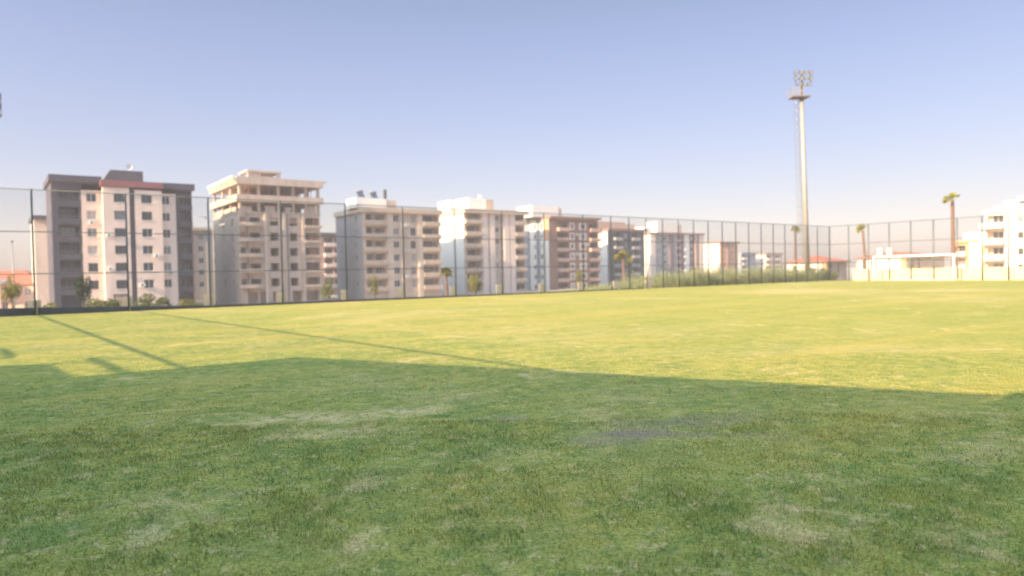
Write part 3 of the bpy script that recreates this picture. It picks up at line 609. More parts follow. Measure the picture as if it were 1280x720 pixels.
for x, w_ in ((5.0, 1.6), (7.1, 1.5), (11.4, 1.6), (13.3, 1.5)): B.box('pilaster', 'cream', (x, x + w_, -.7, -.003, 0, H - .5))
B.box('cornice', 'tan', (-.4, Wd + .9, -1.2, Dp + .3, H - .5, H + .5))
B.box('roof_house', 'white', (-.6, 2.5, 5.0, 11.0, H + .5, H + 3.0), (2.5, 7.4, 1.5, 8, H + .5, H + 3.4)); B.box('roof_house', 'tan', (7.4, 9.8, 1.4, 8, H + .5, H + 3.2))
B.box('chimney', 'white', (6.2, 6.9, 2, 2.7, H + 3.4, H + 4.3))

BLOCKS.append((B, [(10.9, 0, 16.8), (10.9, 0, 11.0), (8.9, 0, 8.2), (10.9, 0, 5.3)]))
# --- brown block
B = Block('apartment_block', 'brown apartment block with white window panels, pink balconies and a long white roof house', (10.58, 201.2, GZ), group=GRP); B.t.scale = (1.043,) * 3
Wd, Dp, H = 18.0, 12.0, 19.7; B.shell(Wd, Dp, H, M['greyr'], left=False)
rows = [17.4 - 2.76 * i for i in range(7)]
ops = [(3.0, 6.6, z - .4, z + .95, 1.5) for z in rows] + [(14.7, 17.8, z - .4, z + .95, 1.5) for z in rows]
B.facade(M['brown'], 0, Wd, 0, H, ops)
B.facade(M['white'], 0, Dp, 0, H, [(x, x + 1.0, z - .6, z + .7, .2) for z in rows for x in (2.6, 5.6)], side='left', name='end_wall')
B.box('end_strip', 'orange', (-.2, -.003, .2, 1.6, H - 6, H - .4)); B.box('end_strip', 'slate', (-.2, -.003, 3.8, 5.2, 0, H - .4), (-.2, -.003, 8.4, 11.9, 0, H - .4))
for z in rows:
    B.balcony(2.9, 6.7, z - 1.25, out=1.0, m='pink', h=.8, slab='pink'); B.balcony(14.5, 18.3, z - 1.25, out=1.0, m='pink', h=.8, slab='pink')
    B.window(4.8, z - .05, 2.6, 1.8, dp=1.45, mull=2, name='balcony_door', fm='dframe'); B.window(16.2, z - .05, 2.2, 1.8, dp=1.45, mull=1, name='balcony_door', fm='dframe')
    B.box('window_panel', 'cream', (7.3, 9.1, -.1, -.003, z - 1.0, z + 1.0)); B.box('window_panel', 'cream', (10.8, 13.5, -.1, -.003, z - 1.0, z + 1.0))
    B.window(8.2, z, .9, 1.3, y=-.2, dp=.096, mull=0); B.window(12.15, z, 1.5, 1.3, y=-.2, dp=.096, mull=1)
    B.window(3.1, z + .05, 1.0, 1.3, dp=.2, side='left', mull=0); B.window(6.1, z + .05, 1.0, 1.3, dp=.2, side='left', mull=0)
B.box('cornice', 'brown', (-.3, Wd + .4, -1.2, Dp + .3, H - .35, H + .25))
B.box('hidden_shade_wing', 'greyr', (6, Wd, 12, 30, 0, H - .1))  # hidden mass added to keep sun off the next block's end wall
B.box('roof_house', 'white', (-3.6 + .1, 5.6, 2.5, 9.5, H + .25, H + 3.2)); B.box('roof_house', 'tan', (5.6, 6.9, 2.6, 9.5, H + .25, H + 2.8))

BLOCKS.append((B, [(9.9, 0, 15.2), (9.9, 0, 9.7), (14.1, 0, 12.5), (9.9, 0, 4.0)]))
def ac_unit(B, x, y, z):
    o = MB().bbox(x - .42, x + .42, y - .38, y - .06, z - .3, z + .3, .03).obj('air_conditioner', M['frame'], B.t)
    mb = MB(); n = 14; pts = [(x - .1 + .2 * math.cos(2 * math.pi * i / n), y - .384, z + .2 * math.sin(2 * math.pi * i / n)) for i in range(n)]; mb.quad(*pts); mb.obj('fan_grille', M['dframe'], o)
for B_, spots in BLOCKS:
    for x, y, z in spots: ac_unit(B_, x, y, z)
# --- simpler blocks further back: walls with openings, strips of windows, roof house
def far_block(label, loc, Wd, Dp, H, fm, em, bays, rows, band=None, house=(), rotz=TB, cat='apartment block', group='far apartment blocks', endw=2, bm='pink', fh=2.9, dt=False):
    B = Block('apartment_block', label, loc, rotz, cat, group); B.shell(Wd, Dp, H, M[em], left=False)
    zs = [H - 1.9 - fh * i for i in range(rows)]; ops = []
    for k_, x, w_ in bays:
        if k_ == 'b': ops += [(x, x + w_, z - .5, z + .95, 1.4) for z in zs]
        if k_ == 'w': ops += [(x, x + w_, z - .65, z + .75, .2) for z in zs]
    B.facade(M[fm], 0, Wd, 0, H, ops)
    eo = [Dp * (j + 1) / (endw + 1) for j in range(endw)]
    B.facade(M[em], 0, Dp, 0, H, [(x - .5, x + .5, z - .6, z + .7, .2) for z in zs for x in eo], side='left', name='end_wall')
    for k_, x, w_ in bays:
        if k_.startswith('s:'): B.box('pilaster', k_[2:], (x, x + w_, -.5, -.003, 0, H - .3)); continue
        for z in zs:
            if k_ == 'b': B.balcony(x - .15, x + w_ + .15, z - 1.35, out=.9, m=bm, h=.85, slab=bm); B.window(x + w_ / 2, z - .05, w_ * .75, 1.9, dp=1.35, mull=1, name='balcony_door', fm='dframe')
            if k_ == 'w': B.window(x + w_ / 2, z + .05, w_, 1.4, dp=.2, mull=1, fm='frame')
    for x in eo:
        for z in zs: B.window(x, z + .05, 1.0, 1.3, dp=.2, side='left', mull=0)
    if band: B.box('cornice', band, (-.4, Wd + .4, -1.0, Dp + .3, H - .3, H + .4))
    for m_, b in house: B.box('roof_house', m_, b)
    return B
far_block('narrow pale block with a dark edge peeping out left of the grey and cream block', (-91.6, 138.0, GZ), 4.2, 13, 17.6, 'cream', 'white', [('s:dgrey', 2.8, 1.4)], 5, 'dgrey', endw=0, group='second row of blocks behind the apartment row')
far_block('plain tan block seen in the gap between the grey block and the unfinished block', (-79.0, 173.0, GZ), 12.0, 12, 17.3, 'tan', 'cream', [('w', 3.4, 1.2), ('w', 7, 1.4), ('s:pink', 0, 2.2), ('s:greyr', 5.2, 1.0)], 5, 'tan', group='second row of blocks behind the apartment row')
far_block('pinkish block with a dark roof in the gap between the unfinished and beige blocks', (-57.5, 197, GZ), 12.0, 12, 17.0, 'pink', 'pink', [('b', 6.5, 2.4), ('w', 3.4, 1.4), ('b', 9.4, 2.2)], 5, 'dgrey', bm='cream', group='second row of blocks behind the apartment row')
far_block('grey block with peach roof house just right of the brown block', (31.0, 231, GZ), 17, 12, 18.4, 'dgrey', 'white', [('b', 3, 3), ('w', 7.5, 1.5), ('b', 11, 3)], 6, 'brown', house=[('pink', (-3, 10, 2, 9, 18.8, 21.2)), ('tan', (10, 14.5, 2, 8, 18.8, 20.6))], bm='greyr')
far_block('block with a cream striped corner and plum stair strip, bright roof house above', (50.5, 262, GZ), 15, 12, 18.6, 'greyr', 'cream', [('s:cream', 0.0, 2.6), ('w', 4, 1.4), ('s:purple', 10.6, 2.2), ('w', 7.6, 1.6)], 6, 'brown', house=[('white', (1.5, 5.0, 4, 9, 19, 21.0))])
far_block('plum block with white strips below a wide white roof house', (66, 296, GZ), 20, 12, 20.0, 'purple', 'pink', [('b', 2, 2.6), ('s:white', 8.0, 2.6), ('w', 12, 1.4), ('s:pink', 14.4, 1.6), ('s:cream', 17.4, 2.6)], 6, 'brown', house=[('white', (-5, 8, 3, 9, 20.4, 25.0)), ('tan', (8, 10.2, 3, 9, 20.4, 24.0))])
far_block('orange-brown brick block with a sunlit yellow end wall', (97.6, 336, GZ), 13.5, 14, 17.5, 'orange', 'cream', [('w', 3, 1.3), ('s:brown', 5.2, 1.6), ('w', 8.6, 1.3)], 5, 'brown', bm='pink', endw=1)
far_block('low blue-grey block behind the weeds, farthest of the row', (122, 381, GZ), 13, 14, 13.2, 'slate', 'slate', [('b', 1.2, 3), ('w', 6, 1.4), ('w', 9.5, 1.4)], 4, 'slate', bm='cream')
far_block('low pale block with dark windows beside the blue-grey block', (139, 392, GZ), 15, 14, 12.8, 'tan', 'cream', [('b', 1.2, 3), ('s:cream', 5.6, 1.6), ('b', 8.6, 4)], 4, 'brown', bm='cream')

# white stepped block and orange block at the right: their sunny fronts look back along the pitch
RB = TH - math.pi / 2
B = Block('apartment_block', 'large dazzling white stepped apartment block at the right edge', (86.9, 131.5, -2.0), RB)
Wd, Dp, H = 26, 14, 13.0; B.shell(Wd, Dp, H, M['creamwhite']); zs = [11.3 - 2.9 * i for i in range(4)]
B.facade(M['creamwhite'], 0, Wd, 0, H, [(5.0, 6.0, z - .6, z + .7, .2) for z in zs] + [(x, x + 1.4, z - .6, z + .7, .2) for z in zs for x in (9.5, 15)] + [(.3, 3.0, z - .4, z + .95, 1.4) for z in zs])
for z in zs:
    B.balcony(-.6, 3.2, z - 1.3, out=1.3, m='creamwhite', h=.85, slab='creamwhite', rnd=True); B.window(1.7, z, 1.8, 1.9, dp=1.35, mull=1, name='balcony_door')
    for x, w_ in ((5.5, 1.0), (10.2, 1.4), (15.7, 1.4)): B.window(x, z + .05, w_, 1.3, dp=.2, mull=1 if w_ > 1.2 else 0)
B.box('upper_storey', 'creamwhite', (1.3, Wd, .4, Dp, H, H + .9), (2.8, Wd, 1.0, Dp, H + .9, H + 1.75)); B.box('cornice', 'creamwhite', (-.4, Wd, -.5, Dp, H - .15, H + .25))
B.box('chimney', 'dgrey', (5.2, 6.6, .5, .98, H + .95, H + 1.6)); B.box('roof_house', 'creamwhite', (4.2, Wd, 3, 9, H + 1.75, H + 2.5))
B = Block('apartment_block', 'small orange apartment block with a white central strip beside the tall palm', (95.5, 155.0, -2.0), RB)
Wd, Dp, H = 8.6, 10, 8.4; B.shell(Wd, Dp, H, M['orange']); zs = [6.6, 3.8, 1.0]
B.facade(M['orange'], 0, Wd, 0, H, [(.4, 2.4, z - .4, z + .9, 1.2) for z in zs] + [(6.0, 8.2, z - .4, z + .9, 1.2) for z in zs])
B.box('pilaster', 'white', (3.2, 5.4, -.3, -.003, 0, H - .3))
for z in zs:
    B.balcony(.2, 2.6, z - 1.25, out=.9, m='cream', h=.8, slab='cream'); B.balcony(5.8, 8.4, z - 1.25, out=.9, m='orange', h=.8, slab='orange')
    B.window(1.4, z, 1.4, 1.8, dp=1.15, name='balcony_door', fm='dframe'); B.window(7.1, z, 1.5, 1.8, dp=1.15, name='balcony_door', fm='dframe')
B.box('cornice', 'orange', (-.3, Wd + .3, -.5, Dp, H - .3, H + .2)); B.box('roof_house', 'white', (1.6, 6.4, 1, 7, H + .2, H + 1.8))

# --- single houses with hipped tile roofs
def house(label, corner, wl, wr, eave, ridge, z0, lm, rm, lops, rops, edge=None, chim=()):
    """corner: the upright edge nearest the viewer; wl runs along the sunny side, wr along the shaded side."""
    t = thing('house', label, 'house', (corner[0], corner[1], z0), TH, 'low houses behind the right-hand fence')
    e = eave - z0; S = Block.__new__(Block); S.t = t; S.Wd = wr
    # shaded front: local x along D; sunny side: local y
    S.facade(M[rm], 0, wr, 0, e, [(a, b, c, d, .18) for a, b, c, d in rops]); S.facade(M[lm], 0, wl, 0, e, [(a, b, c, d, .18) for a, b, c, d in lops], side='left', name='sunny_wall')
    for a, b, c, d in rops: S.window((a + b) / 2, (c + d) / 2, b - a, d - c, dp=.18, fm='dframe')
    for a, b, c, d in lops: S.window((a + b) / 2, (c + d) / 2, b - a, d - c, dp=.18, side='left', fm='dframe')
    mb = MB(); mb.quad((wr, 0, 0), (wr, wl, 0), (wr, wl, e), (wr, 0, e)); mb.quad((0, wl, 0), (wr, wl, 0), (wr, wl, e), (0, wl, e)); mb.obj('back_wall', M[rm], t)
    o = .5; hh = ridge - eave; A = [(-o, -o, e - .02), (wr + o, -o, e - .02), (wr + o, wl + o, e - .02), (-o, wl + o, e - .02)]
    i = min(wr, wl) / 2
    P, Q = ((wr / 2, i, e + hh), (wr / 2, wl - i, e + hh)) if wl > wr else ((i, wl / 2, e + hh), (wr - i, wl / 2, e + hh))
    mb = MB()
    if wl > wr: mb.quad(A[0], A[1], P); mb.quad(A[1], A[2], Q, P); mb.quad(A[2], A[3], Q); mb.quad(A[3], A[0], P, Q)
    else: mb.quad(A[0], A[1], Q, P); mb.quad(A[1], A[2], Q); mb.quad(A[2], A[3], P, Q); mb.quad(A[3], A[0], P)
    rf = mb.obj('roof', M['roof'], t)
    MB().box(-o, wr + o, -o, wl + o, e - .2, e - .03).obj('fascia', M['roofdark'], rf)
    for x, y, h in chim: MB().bbox(x, x + .7, y, y + .7, e - .1, e + h, .03).obj('chimney', M['cream'], rf)
    if edge: MB().box(-.03, .5, -.06, -.004, 0, e - .2).obj('corner_strip', M[edge], t); MB().box(-.06, -.004, -.06, .7, 0, e - .2).obj('corner_strip', M[edge], t)
    return t
house('low white house with orange corner and red hipped roof beside the floodlight mast', (49.2, 112.2), 6.7, 6.5, 2.45, 3.4, -2.2, 'white', 'greyr', [(1.7, 3.2, .5, 3.6), (4.9, 5.6, .5, 4.0)], [(.8, 1.9, 2.4, 4.2), (3.4, 4.2, 1.9, 4.3), (1.2, 2.4, .4, 1.8)], edge='orange')
house('long low white house with red roof and two chimneys behind the goal', (57.9, 105.3), 7.0, 13.5, 2.85, 3.6, -1.6, 'white', 'pink', [(4.3, 5.1, .8, 4.0), (5.9, 6.4, .8, 4.0)], [(.6, 2.6, 2.2, 4.1), (3.9, 4.9, 2.2, 4.1)], edge='orange', chim=((1.0, 2.5, 1.35), (1.0, 3.9, 1.35)))
mb = MB(); a = Vector((53.5, 111, -2.0)); b = Vector((60, 121, -2.0)); mb.bar(a + Vector((0, 0, 2.1)), b + Vector((0, 0, 2.1)), .25, 4.3)
tag(mb.obj('garden_wall', M['pink']), 'plain pink garden wall between the two red-roofed houses', 'wall')

# long red-roofed school-like building at far left
t = thing('long_building', 'long pink building with an orange-red tiled roof at the left edge', 'building', (-139, 143.5, -4.6), 0.10)
S = Block.__new__(Block); S.t = t; S.Wd = 42
ops = [(1.5 + 2.2 * i, 2.7 + 2.2 * i, z, z + 1.5, .2) for i in range(18) for z in (.9, 3.6)]
S.facade(M['pink'], 0, 42, 0, 6.0, ops)
for a, b, c, d, e in ops: S.window((a + b) / 2, (c + d) / 2, b - a, d - c, dp=.2, mull=1)
mb = MB(); mb.quad((42, 0, 0), (42, 12, 0), (42, 12, 6), (42, 0, 6)); mb.quad((0, 0, 0), (0, 12, 0), (0, 12, 6), (0, 0, 6)); mb.quad((0, 12, 0), (42, 12, 0), (42, 12, 6), (0, 12, 6)); mb.obj('side_walls', M['pink'], t)
mb = MB(); mb.quad((-.6, -.6, 5.95), (42.6, -.6, 5.95), (36, 6, 8.9), (6, 6, 8.9)); mb.quad((42.6, -.6, 5.95), (42.6, 12.6, 5.95), (36, 6, 8.9)); mb.quad((42.6, 12.6, 5.95), (-.6, 12.6, 5.95), (6, 6, 8.9), (36, 6, 8.9)); mb.quad((-.6, 12.6, 5.95), (-.6, -.6, 5.95), (6, 6, 8.9)); mb.obj('roof', M['roof'], t)
mb = MB(); mb.hexa([(10, -5, 5.9), (37, -5, 5.9), (37, -.7, 6.0), (10, -.7, 6.0), (10, -5, 6.05), (37, -5, 6.05), (37, -.7, 7.1), (10, -.7, 7.1)]); mb.obj('porch_roof', M['roofdark'], t)
mb = MB(); [mb.box(10.2 + 4.4 * i, 10.5 + 4.4 * i, -4.9, -4.6, 0, 5.9) for i in range(7)]; mb.obj('porch_columns', M['cream'], t)

# stepped clubhouse behind the viewer: it throws the big shadow over the near half of the grass
tanE = math.tan(SUN_EL) * 1.0
t = thing('clubhouse', 'long pale clubhouse behind the near fence whose stepped roof shades the grass', 'building')
UB = -8.0
def cast(v, tip):                       # wall top (v, height) whose shadow ends at field coordinate tip
    k_ = tip - UB; return v + 0.05 * k_, k_ * tanE
def slab_seg(v0, v1, tip0, tip1, ue=-19.0):
    (a0, h0), (a1, h1) = cast(v0, tip0), cast(v1, tip1)
    return [W(UB, a0, -.2), W(UB, a1, -.2), W(ue, a1, -.2), W(ue, a0, -.2), W(UB, a0, h0), W(UB, a1, h1), W(ue, a1, h1), W(ue, a0, h0)]
for v0, v1, a, b, m_ in ((-34, -18.3, -2.2, -2.2, 'cream'), (-18.3, -16.0, -2.2, 1.43, 'cream'), (-16.0, -13.55, 1.43, 1.53, 'cream'), (-13.5, -3.1, 5.25, 9.65, 'white'), (-3.05, 26, 10.0, 14.5, 'white')):
    MB().hexa(slab_seg(v0, v1, a, b)).obj('wall', M[m_], t)
def beam(v0, v1, tip0, tip1, th):
    (a0, h0), (a1, h1) = cast(v0, tip0), cast(v1, tip1)
    MB().bar(W(UB - .1, a0, h0), W(UB - .1, a1, h1), .07, th).obj('roof_beam', M['rail'], t)
beam(-16.75, -13.4, 2.27, 2.33, .09)
beam(-20.9, -18.6, .98, 1.02, .07); beam(-18.7, -17.9, 1.02, .92, .10)
for v_, tp in ((-19.6, 1.0), (-16.2, 2.25)):
    a0, h0 = cast(v_, tp); MB().bar(W(UB - .1, a0, 0), W(UB - .1, a0, h0), .07).obj('beam_post', M['rail'], t)
for i in range(8):
    v = -11.5 + 4 * i
    mb = MB(); mb.hexa([W(-7.99, v, 1), W(-7.99, v + 1.6, 1), W(-8.05, v + 1.6, 1), W(-8.05, v, 1), W(-7.99, v, 2.4), W(-7.99, v + 1.6, 2.4), W(-8.05, v + 1.6, 2.4), W(-8.05, v, 2.4)]); mb.obj('window', M['glass'], t)

# ------------------------------------------------------------------ floodlight masts
def mast(label, base, H, rb, rt, tilt, headyaw, deck=True):
    t = thing('floodlight_mast', label, 'floodlight mast', base, headyaw); t.rotation_euler = (0, 0, 0)
    tx, ty = tilt
    ax = lambda z, x=0, y=0: (tx * z + x, ty * z + y, z)
    MB().tube([ax(0), ax(H * .5), ax(H)], [rb, (rb + rt) / 2, rt], 14).obj('pole', M['mast'], t, smooth=True)
    mb = MB(); lx = -rb - .2
    for dx, dy in ((0, -.2), (0, .2)): mb.tube([ax(1.5, lx, dy), ax(H, lx + (rb - rt), dy)], .022, 5)
    z = 1.5
    while z < H: f = z / H; mb.bar(ax(z, lx + (rb - rt) * f, -.2), ax(z, lx + (rb - rt) * f, .2), .025); z += .33
    mb.obj('ladder', M['rail'], t)
    mb = MB(); z = 3.0
    while z < H:
        f = z / H; cx = lx + (rb - rt) * f - .2; n = 10
        pts = [ax(z, cx +   .27 * math.cos(a), .27 * math.sin(a)) for a in [2 * math.pi * j / n for j in range(n + 1)]]
        for p, q in zip(pts, pts[1:]): mb.bar(p, q, .03)
        z += .9
    for a in (1.6, 2.4, 3.14, 3.9, 4.7): mb.bar(ax(3, lx - .2 + .27 * math.cos(a), .27 * math.sin(a)), ax(H - .5, lx + (rb - rt) - .2 + .27 * math.cos(a), .27 * math.sin(a)), .02)
    mb.obj('ladder_cage', M['rail'], t)
    o = ax(H); X, Y, Z = o
    if deck:
        mb = MB()
        pass
        mb.box(X - 1.25, X + .75, Y - .8, Y + .8, Z - .08, Z + .04); pf = mb.obj('platform', M['roofdark'], t)
        mb = MB()
        for z in (.5, 1.0):
            mb.bar((X - 1.25, Y - .8, Z + z), (X + .0, Y - .8, Z + z), .04); mb.bar((X - 1.25, Y + .8, Z + z), (X, Y + .8, Z + z), .04); mb.bar((X - 1.25, Y - .8, Z + z), (X - 1.25, Y + .8, Z + z), .04)
        for x in (-1.25, -.85, -.45, -.05): mb.bar((X + x, Y - .8, Z), (X + x, Y - .8, Z + 1.0), .04); mb.bar((X + x, Y + .8, Z), (X + x, Y + .8, Z + 1.0), .04)
        mb.obj('railing', M['mast'], pf)
    MB().tube([(X, Y, Z), (X + .1, Y, Z + 3.0)], [rt * .62, rt * .4], 10).obj('neck', M['mast'], t, smooth=True)
    mb = MB()
    for z in (1.3, 2.05, 2.8): mb.bar((X - .75, Y - .12, Z + z), (X + 1.05, Y - .12, Z + z), .07)
    for x in (-.7, 1.0): mb.bar((X + x, Y - .12, Z + 1.3), (X + x, Y - .12, Z + 2.8), .06)
    mb.obj('head_frame', M['lamp'], t)
    i = 0
    for z in (1.35, 2.0, 2.65):
        for x in ((-.35, .2, .75) if z < 1.5 else (-.75, -.15, .4, .95)):
            p = Vector((X + x, Y - .32, Z + z)); mb = MB()
            mb.hexa([p + Vector(q) for q in ((-.2, -.12, -.22), (.2, -.12, -.22), (.15, .16, -.1), (-.15, .16, -.1), (-.2, -.22, .16), (.2, -.22, .16), (.15, .10, .2), (-.15, .10, .2))])
            fl = mb.obj('floodlight', M['lamp'], t)
            MB().quad(p + Vector((-.17, -.135, -.19)), p + Vector((.17, -.135, -.19)), p + Vector((.17, -.225, .13)), p + Vector((-.17, -.225, .13))).obj('lens', M['lens'], fl)
    return t
mast('tall galvanised floodlight mast with caged ladder behind the fence corner', (33.45, 81.0, -.05), 20.7, .29, .21, (-.023, 0), 0)
mast('floodlight mast whose lamp head just enters the left picture edge', (-35.78, 49.5, -1.0), 12.7, .22, .16, (0, 0), 0, False)

# street lamps outside the long fence
def street_lamp(label, loc, H, rotz, two=False):
    t = thing('street_lamp', label, 'street lamp', loc, rotz, 'street lamps outside the long fence')
    MB().tube([(0, 0, 0), (0, 0, H)], [.09, .05], 8).obj('pole', M['mast'], t, smooth=True)
    for s_ in ((1, -1) if two else (1,)):
        MB().tube([(0, 0, H - .1), (s_ * .5, 0, H + .18 * s_ + .1), (s_ * 1.0, 0, H + .42 * s_ + .1)], .04, 6).obj('arm', M['rail'], t)
        MB().hexa([(s_ * 1.0 - .3, -.13, H + .38 * s_ + .05), (s_ * 1.0 + .35, -.1, H + .5 * s_ + .05), (s_ * 1.0 + .35, .1, H + .5 * s_ + .05), (s_ * 1.0 - .3, .13, H + .38 * s_ + .05), (s_ * 1.0 - .3, -.1, H + .38 * s_ + .17), (s_ * 1.0 + .35, -.06, H + .5 * s_ + .15), (s_ * 1.0 + .35, .06, H + .5 * s_ + .15), (s_ * 1.0 - .3, .1, H + .38 * s_ + .17)]).obj('lamp_head', M['lamp'], t)
street_lamp('pale street lamp with two slanting arms beside the unfinished block', (-31.3, 75.5, -3.0), 10.6, math.pi, True)
street_lamp('thin pale street lamp in front of the long red-roofed building', (-52.8, 76.0, -2.5), 8.0, 2.2)

# ------------------------------------------------------------------ palms
def palm(label, base, top, r0, r1, ncr, fl, wind=(0, 0, 0), bend=0.0, m='palm', grp='palms beyond the fences', drop=0.6):
    t = thing('palm_tree', label, 'palm tree', base, 0, grp)
    d = Vector(top) - Vector(base); n = 14; pts = []; rad = []
    for i in range(n + 1):
        f = i / n; pts.append(d * f + Vector((bend * math.sin(f * math.pi), 0, 0))); rad.append((r0 + (r1 - r0) * f) * (1 + .10 * (i % 2)) * (1.25 if i == 0 else 1))
    MB().tube(pts, rad, 10).obj('trunk', M['bark'], t, smooth=True)
    mb = MB(); wd = Vector(wind)
    for i in range(ncr):
        a = random.uniform(0, 2 * math.pi); el = random.uniform(-.55, 1.4)
        dr = (Vector((math.cos(a) * math.cos(el), math.sin(a) * math.cos(el), math.sin(el))) + wd).normalized()
        L_ = fl * random.uniform(.7, 1.1); p0 = d + Vector((0, 0, -.1)); pm = p0 + dr * L_ * .5 + Vector((0, 0, .08 * L_))
        mb.bar(p0, pm, .035)
        sd = dr.cross(Vector((0, 0, 1)));  sd = sd.normalized() if sd.length > .05 else Vector((1, 0, 0)); sd = Matrix.Rotation(random.uniform(-1.2, 1.2), 3, dr) @ sd; up = sd.cross(dr).normalized()
        for j in range(15):                       # fan of leaflets
            b_ = -1.25 + 2.5 * j / 14; q = (dr * math.cos(b_) + sd * math.sin(b_)).normalized()
            e = pm + q * L_ * .55 * random.uniform(.85, 1.1) + Vector((0, 0, -drop * L_ * .22 * (1 + abs(b_)))) + wd * .12
            mid = pm + q * L_ * .3 + up * .02; wv2 = sd.cross(q); side = q.cross(up).normalized() * L_ * .032
            mb.quad(pm, mid + side, e); mb.quad(pm, e, mid - side)
    mb.obj('crown', M[m], t)
    return t
palm('tall palm with brown trunk and small windblown crown behind the right goalpost', (51.77, 84.0, -.8), (51.70, 84.0, 9.0), .26, .17, 17, 1.05, (-.3, 0, .3), drop=.12)
palm('leaning palm with windblown crown to the left of the goal', (54.8, 110, -1.4), (53.95, 110, 6.9), .24, .15, 16, 1.2, (-.55, 0, .25), -.15, drop=.15)
palm('slim distant palm just left of the floodlight mast', (49.4, 125, -1.8), (49.5, 125, 8.0), .2, .14, 22, 1.0, (0, 0, .3))
palm('short young palm with yellowish crown in front of the grey block', (16.45, 104, -3.0), (16.2, 104, 3.4), .2, .16, 26, 1.5, (0, 0, .25), 0, 'yleaf')
palm('short young palm with yellowish crown at the end wall of the white-topped block', (-7.6, 84, -2.6), (-7.7, 84, 1.7), .17, .14, 22, .95, (0, 0, .3), 0, 'yleaf')

# ------------------------------------------------------------------ trees and shrubs
def blob_leaves(n, centre, rad, size, lobes=7, seed=0, gap=.35):
    rg = np.random.default_rng(seed); c0 = np.array(centre); rad = np.array(rad); out = MB()
    L_ = rg.normal(0, 1, (lobes, 3)); L_ /= np.linalg.norm(L_, axis=1)[:, None]; L_ *= rg.uniform(.35, .8, (lobes, 1)); lr = rg.uniform(.28, .52, lobes)
    for i in range(n):
        k_ = rg.integers(lobes); q = rg.normal(0, 1, 3); q /= np.linalg.norm(q); q = L_[k_] + q * lr[k_] * rg.uniform(.45, 1.08) ** .7
        p = c0 + q * rad; a = rg.normal(0, 1, 3); a /= np.linalg.norm(a); b = np.cross(a, rg.normal(0, 1, 3)); b /= np.linalg.norm(b); s_ = size * rg.uniform(.6, 1.3)
        out.quad(p - a * s_, p + b * s_ * .45, p + a * s_, p - b * s_ * .45)
    return out
def tree(name, label, base, H, rad, m, cat='tree', trunk=.09, n=900, size=.16, seed=1, grp=None, ch=None):
    t = thing(name, label, cat, base, 0, grp); ch = ch or H - rad[2]
    mb = MB(); rg = random.Random(seed); mb.tube([(0, 0, 0), (.05, .02, ch * .6), (0, 0, ch)], [trunk, trunk * .7, trunk * .4], 8)
    for i in range(7):
        a = 2 * math.pi * i / 7 + rg.uniform(-.3, .3); z = ch * rg.uniform(.45, .85); e = (math.cos(a) * rad[0] * .7, math.sin(a) * rad[1] * .7, ch + rg.uniform(-.3, .6) * rad[2])
        mb.tube([(0, 0, z), (e[0] * .5, e[1] * .5, (z + e[2]) / 2 + .1), e], [trunk * .45, trunk * .3, trunk * .12], 5)
    mb.obj('trunk', M['twig'], t)
    blob_leaves(n, (0, 0, ch), rad, size, seed=seed, lobes=9).obj('crown', M[m], t)
def shrub(label, base, rad, m, n=700, size=.15, seed=1, grp='shrubs beyond the long fence', wig=None):
    t = thing('shrub', label, 'shrub', base, 0, grp); mb = MB(); rg = random.Random(seed)
    for i in range(8): a = rg.uniform(0, 6.28); mb.tube([(0, 0, 0), (math.cos(a) * rad[0] * .6, math.sin(a) * rad[1] * .6, rad[2] * rg.uniform(1, 1.5))], [.03, .012], 5)
    mb.obj('stem', M['twig'], t); blob_leaves(n, (0, 0, rad[2]), rad, size, seed=seed).obj('foliage', M[m], t)
tree('tree', 'young yellow-green tree in front of the long red-roofed building', (-41.9, 60, -1.9), 4.2, (.75, .75, 1.3), 'yleaf', n=420, size=.13, seed=3, ch=2.9)
tree('tree', 'slender dark green tree in front of the grey balconies of the left block', (-43.6, 73, -2.4), 6.3, (.8, .8, 2.1), 'dleaf', n=900, size=.13, seed=5, ch=3.6)
tree('tree', 'small yellow-green tree before the left balconies of the beige block', (-18.2, 95, -3.0), 5.2, (.7, .7, 1.4), 'yleaf', n=420, size=.13, seed=6, ch=3.4)
tree('tree', 'small loose olive tree before the left balconies of the white-topped block', (-5.0, 98, -3.0), 5.2, (1.1, 1.1, 1.7), 'yleaf', n=700, size=.15, seed=8, ch=3.2)
tree('tree', 'yellowish tree in front of the brown facade', (10.3, 110, -3.0), 5.6, (1.0, 1.0, 1.5), 'yleaf', n=480, size=.14, seed=9, ch=3.6)
tree('tree', 'small green tree by the right balconies of the unfinished block', (-22.6, 88, -2.9), 4.6, (1.0, 1.0, 1.5), 'leaf', n=520, size=.14, seed=11, ch=3.0)
shrub('large mixed green shrub left of the entrance of the grey and cream block', (-40.4, 71, -2.35), (2.1, 1.3, 1.25), 'leaf', n=1500, seed=21)
shrub('dense yellow-green shrub right of the entrance of the grey and cream block', (-39.6, 79, -2.55), (2.3, 1.3, 1.4), 'leaf', n=1600, seed=22)
shrub('second yellow-green shrub crowding the wall right of the entrance', (-36.6, 79.5, -2.55), (1.9, 1.2, 1.25), 'yleaf', n=1200, seed=23)
shrub('small pale shrub beside the dark left fence post', (-41.2, 64, -2.0), (.8, .7, .85), 'yleaf', n=420, seed=24)
shrub('dark bush by the end of the low white house', (39.5, 92, -1.4), (1.5, 1.2, 1.5), 'dleaf', n=800, seed=25, grp='bushes by the white house')
shrub('grey-green bush between mast and white house', (42.6, 96, -1.4), (1.2, 1, 1.2), 'leaf', n=600, seed=26, grp='bushes by the white house')

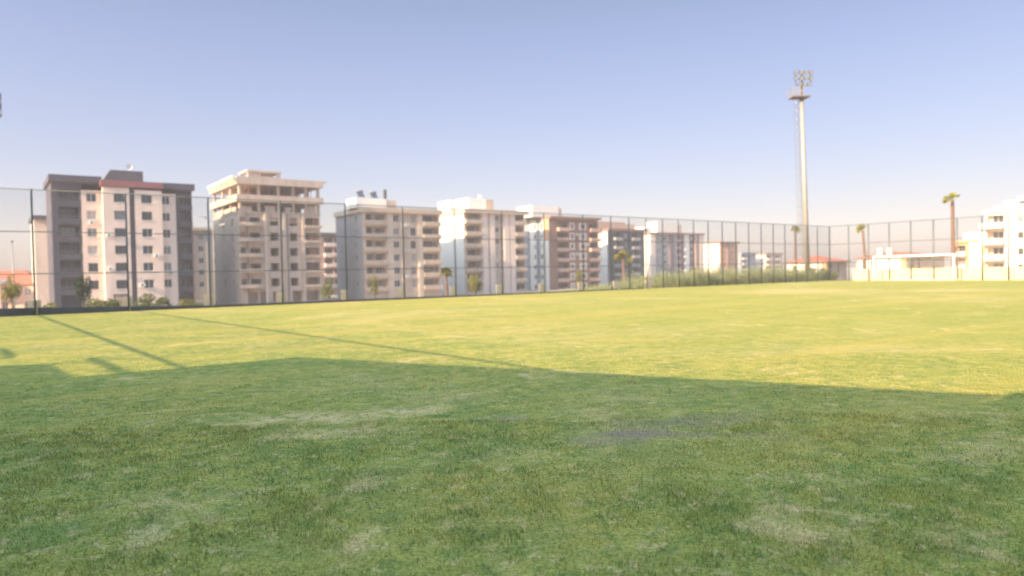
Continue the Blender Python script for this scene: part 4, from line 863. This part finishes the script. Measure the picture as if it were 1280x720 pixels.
# tall weeds outside the fence corner: one uncountable mass
def weeds():
    mb = MB(); rg = random.Random(4)
    for i in range(9500):
        u = rg.uniform(42, 79); v = VF - rg.uniform(.9, 6.5); f = smooth((u - 42) / 14)
        if rg.random() > .25 + .75 * f: continue
        lump = .55 + .45 * math.sin(u * .9 + 1.3 * math.sin(v * .8)) * math.sin(u * .37 + 2)
        h = (.4 + 1.35 * f) * (.35 + .85 * lump) * rg.uniform(.5, 1.15) ; p = W(u, v, land(u, v) - .02); h -= land(u, v) * .8
        a = rg.uniform(0, 6.28); l_ = rg.uniform(.05, .35); e = p + Vector((math.cos(a) * l_, math.sin(a) * l_, h)); s_ = Vector((-math.sin(a), math.cos(a), 0)) * .02
        mb.quad(p - s_, p + s_, e)
        for j in range(5):
            q = p.lerp(e, rg.uniform(.35, 1)); b_ = rg.uniform(0, 6.28); dq = Vector((math.cos(b_), math.sin(b_), rg.uniform(-.1, .8))) * rg.uniform(.1, .26); sq = Vector((-math.sin(b_), math.cos(b_), 0)) * .035
            mb.quad(q, q + dq * .5 + sq, q + dq, q + dq * .5 - sq)
    o = mb.obj('weeds', M['weed']); o['kind'] = 'stuff'; tag(o, 'tall pale green weeds massed outside the far fence corner', 'weeds')
weeds()

# ------------------------------------------------------------------ parked car seen over the low wall
def car(label, loc, rotz):
    t = thing('parked_car', label, 'car', loc, rotz)
    prof = [(-2.1, .35), (-2.12, .75), (-1.95, .92), (-1.2, 1.0), (-.55, 1.42), (.75, 1.45), (1.45, 1.0), (2.0, .92), (2.12, .7), (2.1, .35)]
    mb = MB(); n = len(prof)
    for y, k_ in ((-.82, 1), (.82, 1)):
        for x, z in prof: mb.v.append((x, y * (.8 if z > 1.1 else 1), z))
    for i in range(n - 1): mb.f.append((i, i + 1, n + i + 1, n + i))
    mb.f.append(tuple(range(n - 1, -1, -1))); mb.f.append(tuple(range(n, 2 * n))); mb.f.append((n - 1, 0, n, 2 * n - 1))
    body = mb.obj('body', M['carpaint'], t)
    for s_ in (-1, 1):
        MB().hexa([(-1.05, s_ * .80, 1.03), (1.2, s_ * .80, 1.03), (1.2, s_ * .70, 1.03), (-1.05, s_ * .70, 1.03), (-.5, s_ * .675, 1.37), (.72, s_ * .675, 1.38), (.72, s_ * .6, 1.38), (-.5, s_ * .6, 1.37)]).obj('side_window', M['glass'], t)
        for x in (-1.3, 1.3):
            wh = MB().tube([(x, s_ * .66, .31), (x, s_ * .85, .31)], .31, 16).obj('wheel', M['tyre'], t)
            MB().tube([(x, s_ * .84, .31), (x, s_ * .862, .31)], .19, 12).obj('rim', M['chrome'], wh)
        MB().box(2.08, 2.13, s_ * .62 - .18, s_ * .62 + .18, .62, .78).obj('headlight', M['lens'], t)
car('dark parked car half hidden below the entrance of the left block', (-54.5, 104, land(-54.5 * DX + 104 * DY, -54.5 * DY - 104 * DX)), .5)
